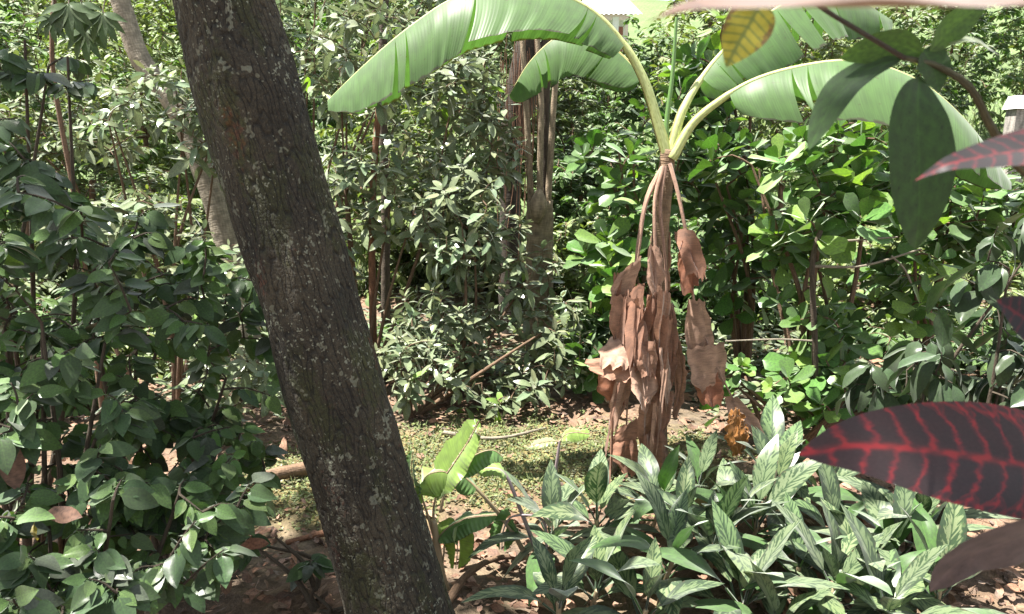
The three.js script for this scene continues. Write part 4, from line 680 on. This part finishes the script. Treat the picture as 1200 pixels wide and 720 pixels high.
// single fallen leaves that stand out on the litter
[[572, 655, 0.13, 0, 'curled tan dead leaf lying below the taro stalks'], [598, 700, 0.16, 1, 'long brown dead leaf lying at the edge of the aglaonema bed'], [345, 655, 0.1, 2, 'pale dead leaf lying by the short brown stick'], [270, 640, 0.14, 1, 'reddish brown dead leaf caught under the dark shrubs'], [612, 585, 0.09, 1, 'brown leaf curled upright in the mossy clearing'], [560, 690, 0.12, 2, 'pale dry leaf lying beside the curved branch'], [680, 600, 0.1, 0, 'tan dead leaf lying at the edge of the moss'], [330, 700, 0.13, 0, 'dry brown leaf lying at the foot of the mossy trunk']].forEach(([px, py, s, m, label], i) => {
  const r = rng(600 + i), p = ground(px, py), root = thing('fallen_leaf', label, 'leaf', p), o = solid('blade', dryGeos[i % 3], dryM[m], root);
  aim(V(0, 0.012, 0), V(r() - 0.5, 0.15, r() - 0.5), V((r() - 0.5) * 0.7, 1, 0.3), s).decompose(o.position, o.quaternion, o.scale);
});
[[6, 505, -2.05, 0.17, 5.5, [0.2, -1, 0.2], 'dark brown withered leaf hanging in the dark shrub at shoulder height'], [50, 600, -1.9, 0.12, 5.5, [0.9, 0.1, 0.3], 'brown leaf caught flat on top of the low broad leaved shrub'], [278, 640, -2.6, 0.11, 1, [1, 0.2, 0], 'reddish withered leaf at the tip of the low shrub'], [828, 606, -3.1, 0.09, 4, [1, 0.3, 0.2], 'bright yellow leaf lying among the aglaonema leaves'], [808, 588, -3.2, 0.17, 2, [1, 0.1, 0.1], 'pale dry leaf resting on the aglaonema leaves'], [40, 612, -1.88, 0.07, 5, [-0.3, -1, 0.1], 'yellow leaf hanging beside the caught brown leaf']].forEach(([px, py, z, s, m, d, label], i) => {
  const root = thing('caught_leaf', label, 'leaf', atZ(px, py, z)), o = solid('blade', dryGeos[i % 3], m === 5.5 ? witheredM : m > 3 ? yellowM : dryM[m], root);
  aim(V(0, 0, 0), V(...d), V(0.1, 0.7, 0.7), s).decompose(o.position, o.quaternion, o.scale);
});
// ---------------------------------------------------------------- plants close to the camera
// a leaf laid along pixel points at given distances: [x, y, z]; face = where the upper side looks
function nearLeaf(root, name, pts, W, face, mat, { shape = 'elliptic', fold = 0.12, wave = 0.03, rows = 26, half = 6, label } = {}) {
  const c = new THREE.CatmullRomCurve3(pts.map((p) => atZ(...p))), f = SHAPES[shape], pos = [], uv = [], idx = [], cols = half * 2, len = c.getLength();
  for (let i = 0; i <= rows; i++) {
    const t = i / rows, P = c.getPointAt(t), T = c.getTangentAt(t), N = face.clone().addScaledVector(T, -face.dot(T)).normalize(), S = V(0, 0, 0).crossVectors(T, N), w = W / 2 * Math.max(f(t), 0.0);
    for (let j = 0; j <= cols; j++) { const s = j / half - 1, y = Math.abs(s) * w * fold + wave * W * Math.sin(t * 14 + (s > 0 ? 1 : 0)) * Math.abs(s) * f(t); const p = P.clone().addScaledVector(S, s * w).addScaledVector(N, y); pos.push(p.x, p.y, p.z); uv.push(0.5 + s * 0.5 * Math.max(0.02, f(t)), t); }
  }
  const k = cols + 1; for (let i = 0; i < rows; i++) for (let j = 0; j < cols; j++) { const a = i * k + j, b = a + k; idx.push(a, a + 1, b, a + 1, b + 1, b); }
  const o = part(name, build(pos, uv, idx), mat, root); if (label) o.userData.label = label; return o;
}
{
  const root = thing('croton', 'croton shrub with dark leathery leaves and crimson veins', 'croton', flat(0.64, -0.62)), f = root.position.clone();
  const cm = leafMat(rgb(1, 1, 1), { map: crotonTex, coat: 0.35, cr: 0.4, tr: 0.12 }), under = leafMat(rgb(0.085, 0.06, 0.068), { coat: 0.3, cr: 0.5, tr: 0.12 }), maroon = leafMat(rgb(0.36, 0.55, 0.62), { map: crotonTex, coat: 0.12, cr: 0.4, tr: 0.15 });
  part('stem', tube([f.clone().add(V(0, -0.05, 0)), V(0.63, 0.8, -0.62), V(0.62, 1.4, -0.6), V(0.6, 2.15, -0.5)], (t) => mix(0.014, 0.007, t), 24, 8), M.twig, root);
  const pet = (a, b) => part('petiole', tube([a, a.clone().lerp(b, 0.5).add(V(0, 0.01, 0)), b], 0.003, 8, 6), stalkM, root);
  nearLeaf(root, 'leaf', [[1350, 590, -0.66], [1270, 563, -0.64], [1200, 546, -0.62], [1100, 530, -0.6], [1000, 523, -0.59], [935, 533, -0.6]], 0.105, V(-0.1, 0.55, 0.8), cm, { label: 'large dark leaf with crimson midrib and side veins', wave: 0.015 }); pet(V(0.625, 1.5, -0.6), atZ(1350, 590, -0.66));
  nearLeaf(root, 'leaf', [[1340, 590, -0.6], [1260, 605, -0.57], [1190, 632, -0.55], [1130, 655, -0.55], [1090, 694, -0.56]], 0.08, V(-0.1, -0.45, 0.85), under, { label: 'leaf showing its dull purple grey underside' }); pet(V(0.625, 1.42, -0.6), atZ(1340, 590, -0.6));
  nearLeaf(root, 'leaf', [[1330, 165, -0.5], [1260, 168, -0.48], [1200, 176, -0.47], [1140, 186, -0.46], [1110, 193, -0.46], [1072, 212, -0.47]], 0.032, V(0, 0.7, 0.7), maroon, { shape: 'lance', label: 'narrow maroon leaf with a thread like tip' }); pet(V(0.61, 1.85, -0.55), atZ(1330, 165, -0.5));
  nearLeaf(root, 'leaf', [[1330, 420, -0.55], [1260, 400, -0.55], [1205, 375, -0.55], [1168, 352, -0.55]], 0.055, V(-0.2, 0.6, 0.75), maroon, { label: 'small maroon leaf' }); pet(V(0.62, 1.6, -0.58), atZ(1330, 420, -0.55));
  nearLeaf(root, 'leaf', [[1270, 7, -0.27], [1150, 8, -0.265], [1000, 9, -0.26], [850, 10, -0.255], [795, 15, -0.255], [752, 30, -0.26]], 0.042, V(0.02, 0.955, 0.30), leafMat(rgb(0.15, 0.07, 0.045), { coat: 0.25, cr: 0.35, tr: 0.25 }), { shape: 'elliptic', fold: 0.18, label: 'leaf seen edge on, grey sheen with orange rim' });
  part('petiole', tube([V(0.6, 2.05, -0.52), V(0.42, 2.06, -0.4), atZ(1270, 4, -0.27)], 0.003, 8, 6), stalkM, root);
}
{
  const z = -0.75, root = thing('overhanging_sapling', 'sapling twig with large dark drooping leaves hanging beside the croton', 'sapling', flat(0.98, -0.95)), f = root.position.clone();
  const dm = leafMat(rgb(0.03, 0.09, 0.01), { coat: 0.04, cr: 0.45, tr: 0.4 }), gm = leafMat(rgb(0.08, 0.18, 0.02), { coat: 0.12, cr: 0.4, tr: 0.45 }), ym = leafMat(rgb(0.9, 0.9, 0.9), { map: yellowTex, coat: 0.2, cr: 0.5, tr: 0.5 });
  part('stem', tube([f.clone().add(V(0, -0.05, 0)), V(0.97, 1.0, -0.95), V(0.9, 1.7, -0.9), atZ(1240, 230, -0.84)], (t) => mix(0.014, 0.007, t), 24, 8), M.twig, root);
  part('branch', tube([atZ(1240, 230, -0.84), atZ(1185, 185, -0.8), atZ(1160, 145, -0.77), atZ(1135, 100, -0.75), atZ(1095, 76, -0.75), atZ(1060, 68, -0.75)], (t) => mix(0.0065, 0.0028, t), 20, 7), woodMat([0.13, 0.13, 0.07]), root);
  nearLeaf(root, 'leaf', [[1082, 64, z], [1050, 52, z], [1015, 58, z], [984, 68, z]], 0.034, V(0, -0.5, 0.8), gm, { label: 'leaf seen from below, held level' });
  nearLeaf(root, 'leaf', [[1058, 68, z], [1010, 85, z], [975, 122, z + 0.02], [948, 176, z + 0.03]], 0.036, V(-0.5, 0.5, 0.6), dm, { label: 'long dark leaf drooping from the twig' });
  nearLeaf(root, 'leaf', [[1078, 90, z], [1076, 130, z + 0.02], [1078, 200, z + 0.03], [1077, 260, z + 0.03], [1073, 292, z + 0.02]], 0.072, V(0.1, 0.15, 1), dm, { label: 'largest leaf, hanging straight down', wave: 0.015 });
  nearLeaf(root, 'leaf', [[1082, 58, z], [1093, 75, z], [1101, 109, z]], 0.04, V(0.2, 0.2, 1), dm, { shape: 'ovate' });
  nearLeaf(root, 'leaf', [[1090, 60, z], [1110, 38, z], [1132, 20, z], [1156, 2, z]], 0.03, V(0.5, 0.3, 0.7), gm);
  nearLeaf(root, 'leaf', [[1112, 52, z], [1130, 46, z], [1150, 52, z], [1172, 66, z]], 0.02, V(0, 0.8, 0.4), leafMat(rgb(0.16, 0.24, 0.04), { tr: 0.5, coat: 0.3 }));
  part('branch', tube([atZ(1060, 68, z), atZ(980, 20, z + 0.1), atZ(930, -8, z + 0.18), atZ(893, 2, z + 0.22)], (t) => mix(0.0028, 0.0016, t), 14, 6), M.twig, root);
  nearLeaf(root, 'leaf', [[893, 2, -0.53], [882, 22, -0.53], [866, 50, -0.53], [851, 79, -0.53]], 0.034, V(-0.1, 0.2, 1), ym, { label: 'yellowing leaf with green veins and brown rim', shape: 'ovate' });
}
console.log('near plants');
renderer.render(scene, camera);
